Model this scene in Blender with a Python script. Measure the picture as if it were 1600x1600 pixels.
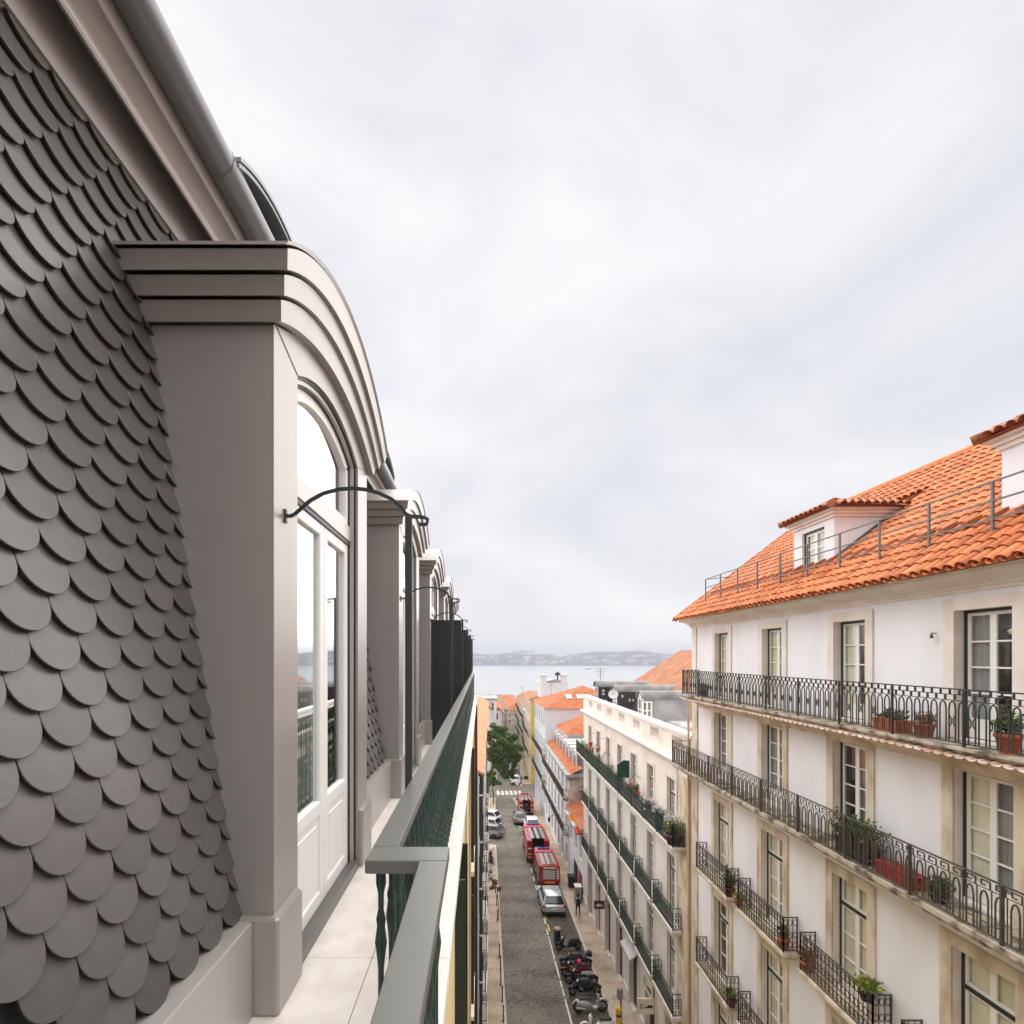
import bpy, math, random
from math import sin, cos, pi, radians, sqrt, atan2
from mathutils import Vector, Matrix
random.seed(7)
S = bpy.context.scene
COL = S.collection
for o in list(bpy.data.objects):
    bpy.data.objects.remove(o)

# ------------------------------------------------------------------ camera, sky, sun, exposure
# metres; the lens stands at the origin, X to the right, Y down the street, Z up
cam = bpy.data.cameras.new('camera'); camo = bpy.data.objects.new('camera', cam); COL.objects.link(camo)
camo.location = (0, 0, 0); camo.rotation_euler = (radians(90), 0, 0)
cam.sensor_fit = 'HORIZONTAL'; cam.sensor_width = 36; cam.lens = 18.0     # 800 px on a 1600 px wide picture
cam.shift_x = (800 - 752) / 1600; cam.shift_y = (1025 - 800) / 1600
cam.clip_start = 0.05; cam.clip_end = 20000
S.camera = camo
S.view_settings.view_transform = 'Standard'; S.view_settings.look = 'None'
S.view_settings.exposure = 2.15; S.view_settings.gamma = 1.0
S.view_settings.use_curve_mapping = False
S.cycles.max_bounces = 6; S.cycles.diffuse_bounces = 4; S.cycles.glossy_bounces = 3
S.cycles.transparent_max_bounces = 12; S.cycles.volume_bounces = 2
S.cycles.sample_clamp_indirect = 6
S.cycles.use_denoising = True
SUN_EL, SUN_AZ = radians(58), radians(12)            # azimuth clockwise from +Y: the bright part of the cloud stands high over the river
W = bpy.data.worlds.new('World'); S.world = W; W.use_nodes = True
nt = W.node_tree; nt.nodes.clear()
def wn(t, **k):
    n = nt.nodes.new(t)
    for a, b in k.items(): setattr(n, a, b)
    return n
out = wn('ShaderNodeOutputWorld'); bg = wn('ShaderNodeBackground')
sky = wn('ShaderNodeTexSky', sky_type='NISHITA', sun_disc=False, sun_elevation=SUN_EL, sun_rotation=SUN_AZ)
skym = wn('ShaderNodeVectorMath', operation='SCALE'); skym.inputs['Scale'].default_value = 0.10
nt.links.new(sky.outputs[0], skym.inputs[0])
tc = wn('ShaderNodeTexCoord'); mp = wn('ShaderNodeMapping'); mp.inputs['Scale'].default_value = (1.0, 1.0, 1.9)
mp.inputs['Location'].default_value = (0.35, 0.2, 0.1)
nz = wn('ShaderNodeTexNoise'); nz.inputs['Scale'].default_value = 2.1; nz.inputs['Detail'].default_value = 5; nz.inputs['Roughness'].default_value = 0.52
nz.inputs['Distortion'].default_value = 0.35
rp = wn('ShaderNodeValToRGB')
rp.color_ramp.elements[0].position = 0.33; rp.color_ramp.elements[0].color = (0.755, 0.768, 0.83, 1)
rp.color_ramp.elements[1].position = 0.62; rp.color_ramp.elements[1].color = (0.965, 0.968, 0.975, 1)
mx = wn('ShaderNodeMixRGB'); mx.inputs[0].default_value = 0.95
nt.links.new(tc.outputs['Generated'], mp.inputs[0]); nt.links.new(mp.outputs[0], nz.inputs[0]); nt.links.new(nz.outputs[0], rp.inputs[0])
nt.links.new(skym.outputs[0], mx.inputs[1]); nt.links.new(rp.outputs[0], mx.inputs[2])
nt.links.new(mx.outputs[0], bg.inputs[0]); bg.inputs[1].default_value = 0.232; nt.links.new(bg.outputs[0], out.inputs[0])
sun = bpy.data.lights.new('sun', 'SUN'); suno = bpy.data.objects.new('sun', sun); COL.objects.link(suno)
sun.energy = 1.5; sun.angle = radians(150); sun.color = (1.0, 0.965, 0.92)
sd = Vector((sin(SUN_AZ) * cos(SUN_EL), cos(SUN_AZ) * cos(SUN_EL), sin(SUN_EL)))
suno.rotation_euler = (-sd).to_track_quat('-Z', 'Y').to_euler(); suno.location = sd * 50

# ------------------------------------------------------------------ materials
M = {}
def mat(name, col, rough=0.6, metal=0.0, spec=0.5, var=0.0, vscale=6.0, bump=0.0, bscale=40.0, col2=None, lo=0.35, hi=0.65, objrand=0.0, coord='Object', stretch=(1, 1, 1), attr=None):
    m = bpy.data.materials.new(name); m.use_nodes = True
    n = m.node_tree.nodes; l = m.node_tree.links; b = n['Principled BSDF']
    b.inputs['Base Color'].default_value = (*col, 1); b.inputs['Roughness'].default_value = rough
    b.inputs['Metallic'].default_value = metal; b.inputs['Specular IOR Level'].default_value = spec
    last = None
    def tex(scale, detail=5):
        t = n.new('ShaderNodeTexCoord'); mpn = n.new('ShaderNodeMapping'); mpn.inputs['Scale'].default_value = stretch
        x = n.new('ShaderNodeTexNoise'); x.inputs['Scale'].default_value = scale; x.inputs['Detail'].default_value = detail
        if coord == 'World':
            g = n.new('ShaderNodeNewGeometry'); l.new(g.outputs['Position'], mpn.inputs[0])
        else: l.new(t.outputs[coord], mpn.inputs[0])
        l.new(mpn.outputs[0], x.inputs[0]); return x
    if var or col2:
        x = tex(vscale); r = n.new('ShaderNodeValToRGB')
        c2 = col2 or tuple(c * (1 - var) for c in col)
        r.color_ramp.elements[0].position = lo; r.color_ramp.elements[0].color = (*c2, 1)
        r.color_ramp.elements[1].position = hi; r.color_ramp.elements[1].color = (*col, 1)
        l.new(x.outputs[0], r.inputs[0]); last = r.outputs[0]
    if objrand or attr:
        hs = n.new('ShaderNodeHueSaturation'); ma = n.new('ShaderNodeMapRange')
        k = objrand or 0.2
        ma.inputs['To Min'].default_value = 1 - k; ma.inputs['To Max'].default_value = 1 + k
        if attr:
            at = n.new('ShaderNodeAttribute'); at.attribute_name = attr; l.new(at.outputs['Fac'], ma.inputs[0])
        else:
            oi = n.new('ShaderNodeObjectInfo'); l.new(oi.outputs['Random'], ma.inputs[0])
        l.new(ma.outputs[0], hs.inputs['Value'])
        if last: l.new(last, hs.inputs['Color'])
        else: hs.inputs['Color'].default_value = (*col, 1)
        last = hs.outputs[0]
    if last: l.new(last, b.inputs['Base Color'])
    if bump:
        x = tex(bscale, 4); bp = n.new('ShaderNodeBump'); bp.inputs['Strength'].default_value = bump; bp.inputs['Distance'].default_value = 0.01
        l.new(x.outputs[0], bp.inputs['Height']); l.new(bp.outputs[0], b.inputs['Normal'])
    M[name] = m; return m
def glass_mat(name, tint, fres=1.5, add=0.0, rough=0.0):
    m = bpy.data.materials.new(name); m.use_nodes = True; n = m.node_tree.nodes; l = m.node_tree.links; n.clear()
    o = n.new('ShaderNodeOutputMaterial'); t = n.new('ShaderNodeBsdfTransparent'); t.inputs[0].default_value = (*tint, 1)
    g = n.new('ShaderNodeBsdfGlossy'); g.inputs['Roughness'].default_value = rough; g.inputs[0].default_value = (0.95, 0.96, 0.97, 1)
    f = n.new('ShaderNodeLayerWeight'); f.inputs[0].default_value = 0.5; pw = n.new('ShaderNodeMath'); pw.operation = 'POWER'; pw.inputs[1].default_value = fres
    l.new(f.outputs['Facing'], pw.inputs[0]); a = n.new('ShaderNodeMath'); a.operation = 'MULTIPLY_ADD'; a.use_clamp = True; a.inputs[1].default_value = 0.95; a.inputs[2].default_value = add
    mxs = n.new('ShaderNodeMixShader'); l.new(pw.outputs[0], a.inputs[0]); l.new(a.outputs[0], mxs.inputs[0]); l.new(t.outputs[0], mxs.inputs[1]); l.new(g.outputs[0], mxs.inputs[2]); l.new(mxs.outputs[0], o.inputs[0])
    M[name] = m; return m
mat('zinc', (0.365, 0.335, 0.315), 0.34, 0.2, 0.7, var=0.10, vscale=5.0, lo=.3, hi=.7, bump=0.03, bscale=2.2, coord='World', stretch=(1, 1, .18))
mat('zinc_light', (0.44, 0.408, 0.385), 0.32, 0.2, 0.7, var=0.06, vscale=2.0, coord='World')
mat('zinc_gutter', (0.15, 0.155, 0.16), 0.33, 0.2, 0.5, var=0.08, vscale=2.0, coord='World')
mat('slate', (0.108, 0.101, 0.096), 0.36, 0.0, 0.7, var=0.2, vscale=7.0, lo=.28, hi=.66, bump=0.07, bscale=38, objrand=0.17)
mat('slate_edge_shade', (0.022, 0.020, 0.019), 0.8)  # cut edges near black: the shade of the gaps is painted into this colour
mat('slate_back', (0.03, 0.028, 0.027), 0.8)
mat('marble', (0.82, 0.765, 0.715), 0.38, 0.0, 0.45, col2=(0.70, 0.635, 0.58), vscale=6, lo=0.28, hi=0.62, coord='World', objrand=0.02)
mat('rail_paint', (0.122, 0.122, 0.110), 0.33, 0.0, 0.5, var=0.06, vscale=8, coord='World')
mat('iron_green', (0.022, 0.062, 0.052), 0.22, 0.0, 0.5, var=0.4, vscale=20, coord='World')
mat('iron_green_dark', (0.016, 0.052, 0.042), 0.35, 0.0, 0.5, var=0.4, vscale=20, coord='World')
mat('iron_dark', (0.030, 0.034, 0.034), 0.42, 0.0, 0.5)
mat('iron_rust', (0.065, 0.066, 0.058), 0.6, 0.0, 0.35, col2=(0.10, 0.072, 0.05), vscale=7, coord='World')
mat('iron_grey', (0.13, 0.14, 0.14), 0.5)
mat('panel_black', (0.021, 0.022, 0.025), 0.45)
mat('white_paint', (0.82, 0.80, 0.78), 0.4)
mat('cream_paint', (0.74, 0.68, 0.57), 0.5, var=0.06, vscale=3)
mat('beige_shutter', (0.78, 0.745, 0.60), 0.55, var=0.08, vscale=2, coord='World')
mat('green_frame', (0.016, 0.028, 0.025), 0.4)
mat('plaster_white', (0.845, 0.845, 0.89), 0.85, 0, 0.2, col2=(0.77, 0.765, 0.80), vscale=1.1, lo=0.30, hi=0.60, bump=0.14, bscale=6, coord='World', stretch=(1, 1, .4))
mat('plaster_cream', (0.83, 0.80, 0.74), 0.85, 0, 0.2, col2=(0.71, 0.66, 0.575), vscale=0.6, lo=0.3, hi=0.6, bump=0.1, bscale=7, coord='World')
mat('plaster_old', (0.60, 0.55, 0.46), 0.9, 0, 0.2, col2=(0.30, 0.265, 0.22), vscale=0.9, lo=0.32, hi=0.6, bump=0.2, bscale=8, coord='World')
mat('plaster_yellow', (0.82, 0.65, 0.36), 0.85, 0, 0.2, var=0.12, vscale=1.5, coord='World')
mat('plaster_pale', (0.74, 0.74, 0.77), 0.85, 0, 0.2, var=0.08, vscale=0.6, coord='World')
mat('plaster_blue', (0.60, 0.66, 0.73), 0.85, 0, 0.2, var=0.1, vscale=0.6, coord='World')
mat('plaster_beige', (0.70, 0.60, 0.46), 0.85, 0, 0.2, var=0.2, vscale=0.8, coord='World')
mat('plaster_ochre', (0.74, 0.50, 0.16), 0.85, 0, 0.2, var=0.1, vscale=0.8, coord='World')
mat('stone', (0.70, 0.61, 0.49), 0.8, 0, 0.25, col2=(0.46, 0.37, 0.265), vscale=2.6, lo=0.36, hi=0.56, bump=0.2, bscale=18, coord='World', stretch=(1, 1, 0.45))
mat('stone_pale', (0.82, 0.755, 0.70), 0.8, 0, 0.25, col2=(0.72, 0.64, 0.575), vscale=2.0, lo=0.35, hi=0.6, bump=0.1, bscale=14, coord='World')
mat('stone_ochre', (0.66, 0.47, 0.28), 0.8, 0, 0.25, var=0.2, vscale=2.5, coord='World')
mat('stone_dirty', (0.50, 0.44, 0.35), 0.85, 0, 0.2, col2=(0.13, 0.11, 0.085), vscale=3.4, lo=0.38, hi=0.55, bump=0.3, bscale=22, coord='World')
mat('tile', (0.60, 0.205, 0.080), 0.75, 0, 0.25, col2=(0.42, 0.125, 0.048), vscale=5.0, lo=0.3, hi=0.62, bump=0.15, bscale=40, objrand=0.30)
mat('tile_mass', (0.60, 0.205, 0.080), 0.75, 0, 0.25, col2=(0.42, 0.125, 0.048), vscale=3.0, lo=0.3, hi=0.62, attr='tint', objrand=0.30, coord='World')
mat('tile_old', (0.50, 0.20, 0.10), 0.85, 0, 0.2, col2=(0.26, 0.115, 0.07), vscale=7.0, lo=0.3, hi=0.6, objrand=0.25)
mat('tile_bed', (0.33, 0.085, 0.03), 0.9)
mat('tile_white', (0.78, 0.66, 0.58), 0.8, 0, 0.2, col2=(0.55, 0.34, 0.24), vscale=4, coord='World')
mat('black_slate', (0.045, 0.042, 0.044), 0.6, 0, 0.4, var=0.4, vscale=2.5, coord='World')
mat('bleached', (0.52, 0.50, 0.48), 0.8)
mat('zinc_old', (0.24, 0.24, 0.235), 0.5, 0.1, 0.4, col2=(0.14, 0.135, 0.125), vscale=1.4, coord='World')
mat('cement', (0.40, 0.40, 0.41), 0.8, 0, 0.2, col2=(0.28, 0.28, 0.285), vscale=1.2, coord='World')
mat('city_ground', (0.20, 0.17, 0.14), 0.9, 0, 0.1, var=0.3, vscale=0.2, coord='World')
mat('kerb_stone', (0.58, 0.52, 0.45), 0.8, 0, 0.2, var=0.2, vscale=2, coord='World')
mat('tyre', (0.018, 0.018, 0.019), 0.8)
mat('rim', (0.35, 0.36, 0.37), 0.3, 0.8)
mat('black_plastic', (0.016, 0.016, 0.018), 0.42)
mat('black_gloss', (0.010, 0.010, 0.012), 0.18, 0, 0.6)
mat('car_glass', (0.010, 0.013, 0.016), 0.06, 0, 0.7)
mat('paint_silver', (0.55, 0.565, 0.59), 0.26, 0.35, 0.5)
mat('paint_white', (0.80, 0.80, 0.80), 0.22)
mat('paint_grey', (0.22, 0.225, 0.235), 0.24, 0.3)
mat('paint_black', (0.015, 0.015, 0.018), 0.18)
mat('paint_red', (0.33, 0.014, 0.018), 0.25)
mat('paint_red_light', (0.55, 0.05, 0.035), 0.32)
mat('paint_blue', (0.05, 0.08, 0.16), 0.22)
mat('light_red', (0.45, 0.01, 0.01), 0.2)
mat('light_white', (0.75, 0.76, 0.78), 0.1)
mat('light_orange', (0.80, 0.25, 0.02), 0.3)
mat('aluminium', (0.33, 0.33, 0.32), 0.4, 0.6, var=0.15, vscale=5)
mat('shutter_grey', (0.44, 0.435, 0.41), 0.45, 0.2, var=0.1, vscale=3)
mat('blue_lamp', (0.02, 0.08, 0.45), 0.15)
mat('terracotta', (0.42, 0.13, 0.07), 0.75, var=0.2, vscale=12)
mat('pot_dark', (0.11, 0.025, 0.028), 0.5)
mat('pot_orange', (0.55, 0.13, 0.045), 0.6, var=0.2, vscale=8)
mat('pot_red', (0.50, 0.03, 0.03), 0.5)
mat('pot_black', (0.02, 0.022, 0.024), 0.5)
mat('soil', (0.05, 0.035, 0.025), 0.95)
mat('leaf', (0.085, 0.150, 0.040), 0.6, 0, 0.3, attr='tint', objrand=0.45)
mat('leaf_pine', (0.105, 0.170, 0.045), 0.65, 0, 0.25, attr='tint', objrand=0.5)
mat('leaf_light', (0.24, 0.30, 0.05), 0.6, 0, 0.3, attr='tint', objrand=0.35)
mat('leaf_dry', (0.30, 0.16, 0.06), 0.7, 0, 0.2, attr='tint', objrand=0.4)
mat('bark', (0.10, 0.075, 0.055), 0.9, var=0.4, vscale=8, bump=0.5, bscale=20)
mat('yellow_paint', (0.80, 0.52, 0.02), 0.45)
mat('line_paint', (0.66, 0.64, 0.58), 0.8, 0, 0.2, col2=(0.30, 0.28, 0.25), vscale=2.5, lo=0.33, hi=0.48, coord='World')
mat('burgundy', (0.11, 0.016, 0.02), 0.5)
mat('door_red', (0.30, 0.035, 0.03), 0.6)
mat('shop_dark', (0.012, 0.012, 0.013), 0.5)
mat('sign_cream', (0.70, 0.63, 0.50), 0.6)
mat('awning_grey', (0.55, 0.53, 0.52), 0.7, var=0.15, vscale=3, coord='World')
mat('fabric_green', (0.012, 0.060, 0.040), 0.7)
mat('curtain', (0.78, 0.77, 0.74), 0.9, 0, 0.1, var=0.14, vscale=9, stretch=(1, 1, 0.06), coord='World')
mat('curtain_grey', (0.42, 0.42, 0.42), 0.9, 0, 0.1, var=0.25, vscale=7, stretch=(1, 1, 0.06), coord='World')
mat('grey_metal', (0.24, 0.245, 0.25), 0.5)
mat('skin', (0.45, 0.27, 0.19), 0.6); mat('hair', (0.012, 0.010, 0.009), 0.7)
mat('cloth_grey', (0.22, 0.22, 0.23), 0.9); mat('cloth_black', (0.013, 0.013, 0.015), 0.9); mat('shoe_red', (0.30, 0.03, 0.03), 0.7)
mat('helmet_red', (0.62, 0.06, 0.09), 0.25); mat('seat_black', (0.018, 0.018, 0.018), 0.55); mat('bike_silver', (0.50, 0.50, 0.49), 0.3, 0.3); mat('bike_maroon', (0.14, 0.012, 0.025), 0.25)
mat('lamp_cream', (0.80, 0.70, 0.50), 0.5)
mat('pink_dirty', (0.42, 0.30, 0.25), 0.8); mat('grass_green', (0.10, 0.17, 0.05), 0.9)
mat('far_green', (0.095, 0.105, 0.115), 0.95, 0, 0.1, var=0.5, vscale=0.02, coord='World'); mat('far_wall', (0.62, 0.60, 0.57), 0.9, objrand=0.25); mat('far_roof', (0.33, 0.23, 0.19), 0.9, objrand=0.3)
mat('gantry', (0.30, 0.32, 0.36), 0.7); mat('boat', (0.35, 0.36, 0.38), 0.6)
glass_mat('glass', (0.97, 0.98, 0.97), 5.0, 0.04)
glass_mat('glass_door', (0.93, 0.95, 0.94), 2.6, 0.12)

def rows_mat(name, col, dark, period, axis):
    """terracotta seen from far off: tile rows as relief and grain"""
    m = mat(name, col, 0.8, 0, 0.2, col2=dark, vscale=1.3, lo=0.25, hi=0.65, coord='World')
    n = m.node_tree.nodes; l = m.node_tree.links; b = n['Principled BSDF']
    g = n.new('ShaderNodeNewGeometry'); w = n.new('ShaderNodeTexWave'); w.wave_type = 'BANDS'; w.bands_direction = axis; w.inputs['Scale'].default_value = 0.314 / period
    w.inputs['Distortion'].default_value = 0.6; w.inputs['Detail'].default_value = 1
    bp = n.new('ShaderNodeBump'); bp.inputs['Strength'].default_value = 0.9; bp.inputs['Distance'].default_value = 0.08
    l.new(g.outputs['Position'], w.inputs[0]); l.new(w.outputs['Fac'], bp.inputs['Height']); l.new(bp.outputs[0], b.inputs['Normal'])
    return m
rows_mat('tile_rows_y', (0.54, 0.185, 0.08), (0.36, 0.11, 0.045), 0.24, 'Y')
rows_mat('tile_rows_x', (0.52, 0.175, 0.075), (0.34, 0.10, 0.042), 0.24, 'X')
rows_mat('tile_rows_faded', (0.50, 0.225, 0.125), (0.30, 0.125, 0.07), 0.24, 'Y')
rows_mat('tile_rows_pale', (0.66, 0.31, 0.18), (0.55, 0.22, 0.115), 0.24, 'Y')
rows_mat('tile_rows_brown', (0.30, 0.17, 0.12), (0.17, 0.10, 0.075), 0.3, 'X')

def cobble_mat(name, c1, c2, gap, scale, bstr):
    m = bpy.data.materials.new(name); m.use_nodes = True; n = m.node_tree.nodes; l = m.node_tree.links; b = n['Principled BSDF']
    b.inputs['Roughness'].default_value = 0.75; b.inputs['Specular IOR Level'].default_value = 0.3
    g = n.new('ShaderNodeNewGeometry'); v = n.new('ShaderNodeTexVoronoi'); v.feature = 'DISTANCE_TO_EDGE'; v.inputs['Scale'].default_value = scale; v.inputs['Randomness'].default_value = 0.45
    v2 = n.new('ShaderNodeTexVoronoi'); v2.inputs['Scale'].default_value = scale; v2.inputs['Randomness'].default_value = 0.45
    ng = n.new('ShaderNodeTexNoise'); ng.inputs['Scale'].default_value = 0.35; ng.inputs['Detail'].default_value = 7
    for x in (v, v2, ng): l.new(g.outputs['Position'], x.inputs['Vector'])
    r = n.new('ShaderNodeValToRGB'); r.color_ramp.elements[0].position = 0.02; r.color_ramp.elements[0].color = (*gap, 1); r.color_ramp.elements[1].position = 0.12; r.color_ramp.elements[1].color = (1, 1, 1, 1)
    l.new(v.outputs['Distance'], r.inputs[0])
    cr = n.new('ShaderNodeMixRGB'); cr.inputs[1].default_value = (*c1, 1); cr.inputs[2].default_value = (*c2, 1); sx = n.new('ShaderNodeSeparateXYZ'); l.new(v2.outputs['Color'], sx.inputs[0]); l.new(sx.outputs[0], cr.inputs[0])
    st = n.new('ShaderNodeValToRGB'); st.color_ramp.elements[0].position = 0.3; st.color_ramp.elements[0].color = (0.62, 0.60, 0.58, 1); st.color_ramp.elements[1].position = 0.62; st.color_ramp.elements[1].color = (1.06, 1.04, 1.0, 1); l.new(ng.outputs[0], st.inputs[0])
    m1 = n.new('ShaderNodeMixRGB'); m1.blend_type = 'MULTIPLY'; m1.inputs[0].default_value = 1; l.new(cr.outputs[0], m1.inputs[1]); l.new(r.outputs[0], m1.inputs[2])
    m2 = n.new('ShaderNodeMixRGB'); m2.blend_type = 'MULTIPLY'; m2.inputs[0].default_value = 1; l.new(m1.outputs[0], m2.inputs[1]); l.new(st.outputs[0], m2.inputs[2])
    l.new(m2.outputs[0], b.inputs['Base Color'])
    bp = n.new('ShaderNodeBump'); bp.inputs['Strength'].default_value = bstr; bp.inputs['Distance'].default_value = 0.03; l.new(v.outputs['Distance'], bp.inputs['Height']); l.new(bp.outputs[0], b.inputs['Normal'])
    M[name] = m
cobble_mat('cobbles', (0.27, 0.245, 0.21), (0.175, 0.158, 0.137), (0.42, 0.40, 0.38), 7.5, 0.5)
cobble_mat('cobbles_dark', (0.17, 0.15, 0.127), (0.11, 0.097, 0.083), (0.42, 0.40, 0.38), 7.5, 0.5)
cobble_mat('calcada', (0.66, 0.55, 0.435), (0.53, 0.435, 0.335), (0.55, 0.52, 0.5), 13.0, 0.25)
def water_mat():
    m = mat('water', (0.11, 0.13, 0.15), 0.35, 0, 0.16)
    n = m.node_tree.nodes; l = m.node_tree.links; b = n['Principled BSDF']; g = n.new('ShaderNodeNewGeometry'); x = n.new('ShaderNodeTexNoise'); x.inputs['Scale'].default_value = 0.06; x.inputs['Detail'].default_value = 6
    bp = n.new('ShaderNodeBump'); bp.inputs['Strength'].default_value = 0.12; bp.inputs['Distance'].default_value = 1.0
    l.new(g.outputs['Position'], x.inputs[0]); l.new(x.outputs[0], bp.inputs['Height']); l.new(bp.outputs[0], b.inputs['Normal'])
water_mat()

# ------------------------------------------------------------------ mesh helpers
OFF = {}
class MB:
    def __init__(s): s.v = []; s.f = []; s.m = []; s.s = []; s.t = []
    def add(s, vs, fs, m=0, sm=False, t=None):
        b = len(s.v); s.v += [tuple(v) for v in vs]
        for f in fs:
            s.f.append([b + i for i in f]); s.m.append(m); s.s.append(sm); s.t.append(0.5 if t is None else t)
    def quad(s, a, b, c, d, m=0, t=None): s.add((a, b, c, d), ((0, 1, 2, 3),), m, t=t)
    def hexa(s, p, m=0): s.add(p, ((0, 3, 2, 1), (4, 5, 6, 7), (0, 1, 5, 4), (1, 2, 6, 5), (2, 3, 7, 6), (3, 0, 4, 7)), m)
    def box(s, x0, x1, y0, y1, z0, z1, m=0):
        s.hexa(((x0, y0, z0), (x1, y0, z0), (x1, y1, z0), (x0, y1, z0), (x0, y0, z1), (x1, y0, z1), (x1, y1, z1), (x0, y1, z1)), m)
    def cbox(s, x0, x1, y0, y1, z0, z1, c=0.03, m=0, tx=0.0, ty=0.0):
        """chamfered box; tx, ty pull the top in"""
        def ring(z, i, px, py): return [(x0 + i + px, y0 + py, z), (x1 - i - px, y0 + py, z), (x1 - px, y0 + i + py, z), (x1 - px, y1 - i - py, z), (x1 - i - px, y1 - py, z), (x0 + i + px, y1 - py, z), (x0 + px, y1 - i - py, z), (x0 + px, y0 + i + py, z)]
        rs = [ring(z0, c, c * .7, c * .7), ring(z0 + c, c, 0, 0), ring(z1 - c, c, tx, ty), ring(z1, c, tx + c * .7, ty + c * .7)]
        vs = [p for r in rs for p in r]; fs = [tuple(range(7, -1, -1)), tuple(range(24, 32))]
        for k in range(3):
            for i in range(8): fs.append((k * 8 + i, k * 8 + (i + 1) % 8, k * 8 + 8 + (i + 1) % 8, k * 8 + 8 + i))
        s.add(vs, fs, m)
    def bar(s, p, q, w, h=None, m=0, up=(0, 0, 1)):
        p, q = Vector(p), Vector(q); d = (q - p)
        if d.length < 1e-6: return
        d.normalize(); u = Vector(up)
        if abs(d.dot(u)) > 0.95: u = Vector((0, 1, 0)) if abs(d.y) < .9 else Vector((1, 0, 0))
        a = d.cross(u).normalized(); b = a.cross(d).normalized(); h = h or w; a *= w / 2; b *= h / 2
        s.hexa([p - a - b, p + a - b, p + a + b, p - a + b, q - a - b, q + a - b, q + a + b, q - a + b], m)
    def poly(s, pts, w, h=None, m=0, closed=False):
        for a, b in zip(pts, pts[1:] + (pts[:1] if closed else [])): s.bar(a, b, w, h, m)
    def tube(s, pts, r, n=8, m=0, sm=True, cap=True):
        pts = [Vector(p) for p in pts]; rs = r if isinstance(r, (list, tuple)) else [r] * len(pts); vs = []
        pa = None
        for i, p in enumerate(pts):
            d = (pts[min(i + 1, len(pts) - 1)] - pts[max(i - 1, 0)]).normalized()
            if pa is None:
                u = Vector((0, 0, 1)) if abs(d.z) < .9 else Vector((1, 0, 0)); pa = d.cross(u).normalized()
            pa = (pa - d * pa.dot(d)).normalized(); b = d.cross(pa)
            for k in range(n): vs.append(p + (pa * cos(2 * pi * k / n) + b * sin(2 * pi * k / n)) * rs[i])
        fs = [(i * n + k, i * n + (k + 1) % n, i * n + n + (k + 1) % n, i * n + n + k) for i in range(len(pts) - 1) for k in range(n)]
        s.add(vs, fs, m, sm)
        if cap: s.add(vs[:n], (tuple(range(n - 1, -1, -1)),), m); s.add(vs[-n:], (tuple(range(n)),), m)
    def lathe(s, c, prof, n=12, m=0, axis='z', sm=True):
        vs = []
        for r, h in prof:
            for k in range(n):
                a, b = r * cos(2 * pi * k / n), r * sin(2 * pi * k / n)
                vs.append((c[0] + a, c[1] + b, c[2] + h) if axis == 'z' else (c[0] + h, c[1] + a, c[2] + b) if axis == 'x' else (c[0] + a, c[1] + h, c[2] + b))
        L = len(prof)
        s.add(vs, [(i * n + k, i * n + (k + 1) % n, i * n + n + (k + 1) % n, i * n + n + k) for i in range(L - 1) for k in range(n)], m, sm)
        s.add(vs[:n], (tuple(range(n - 1, -1, -1)),), m); s.add(vs[-n:], (tuple(range(n)),), m)
    def extr_y(s, prof, y0, y1, m=0, sm=False):
        """profile of (x, z) points carried along Y"""
        n = len(prof); vs = [(x, y0, z) for x, z in prof] + [(x, y1, z) for x, z in prof]
        s.add(vs, [(i, (i + 1) % n, n + (i + 1) % n, n + i) for i in range(n)], m, sm)
        s.add(vs[:n], (tuple(range(n - 1, -1, -1)),), m); s.add(vs[n:], (tuple(range(n)),), m)
    def mesh(s, name, mats, off=(0, 0, 0)):
        me = bpy.data.meshes.new(name)
        me.from_pydata([(v[0] - off[0], v[1] - off[1], v[2] - off[2]) for v in s.v], [], s.f)
        if isinstance(mats, str): mats = [mats]
        for x in mats: me.materials.append(M[x])
        me.polygons.foreach_set('material_index', s.m); me.polygons.foreach_set('use_smooth', s.s)
        if any(t != 0.5 for t in s.t):
            at = me.attributes.new('tint', 'FLOAT', 'FACE'); at.data.foreach_set('value', s.t)
        me.update(); return me
    def build(s, name, mats, parent=None, label=None, kind=None):
        if not s.f: return None
        off = OFF.get(parent.name, (0, 0, 0)) if parent else (0, 0, 0)
        o = bpy.data.objects.new(name, s.mesh(name, mats, off)); COL.objects.link(o)
        if parent: o.parent = parent; OFF[o.name] = off
        if label: o['label'] = label
        if kind: o['kind'] = kind
        return o
def tag(o, label, cat, group=None):
    o['label'] = label; o['category'] = cat
    if group: o['group'] = group
    return o
def thing(name, label, cat, loc=(0, 0, 0), rz=0.0, group=None, local=False):
    """an Empty at the base; parts of a fixed thing are given in world metres, those of a local one in its own"""
    o = bpy.data.objects.new(name, None); COL.objects.link(o); o.location = loc; o.rotation_euler = (0, 0, rz); o.empty_display_size = 0.2
    OFF[o.name] = (0, 0, 0) if local else tuple(loc)
    return tag(o, label, cat, group)
def place(name, me, parent, mw):
    o = bpy.data.objects.new(name, me); COL.objects.link(o); off = OFF.get(parent.name, (0, 0, 0)); o.parent = parent
    o.matrix_basis = Matrix.Translation((-off[0], -off[1], -off[2])) @ mw; OFF[o.name] = off
    return o
def copy_tree(o, parent=None):
    c = o.copy(); COL.objects.link(c); c.parent = parent
    for ch in list(o.children): copy_tree(ch, c)
    return c
def struct(o): o['kind'] = 'structure'; return o
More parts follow.
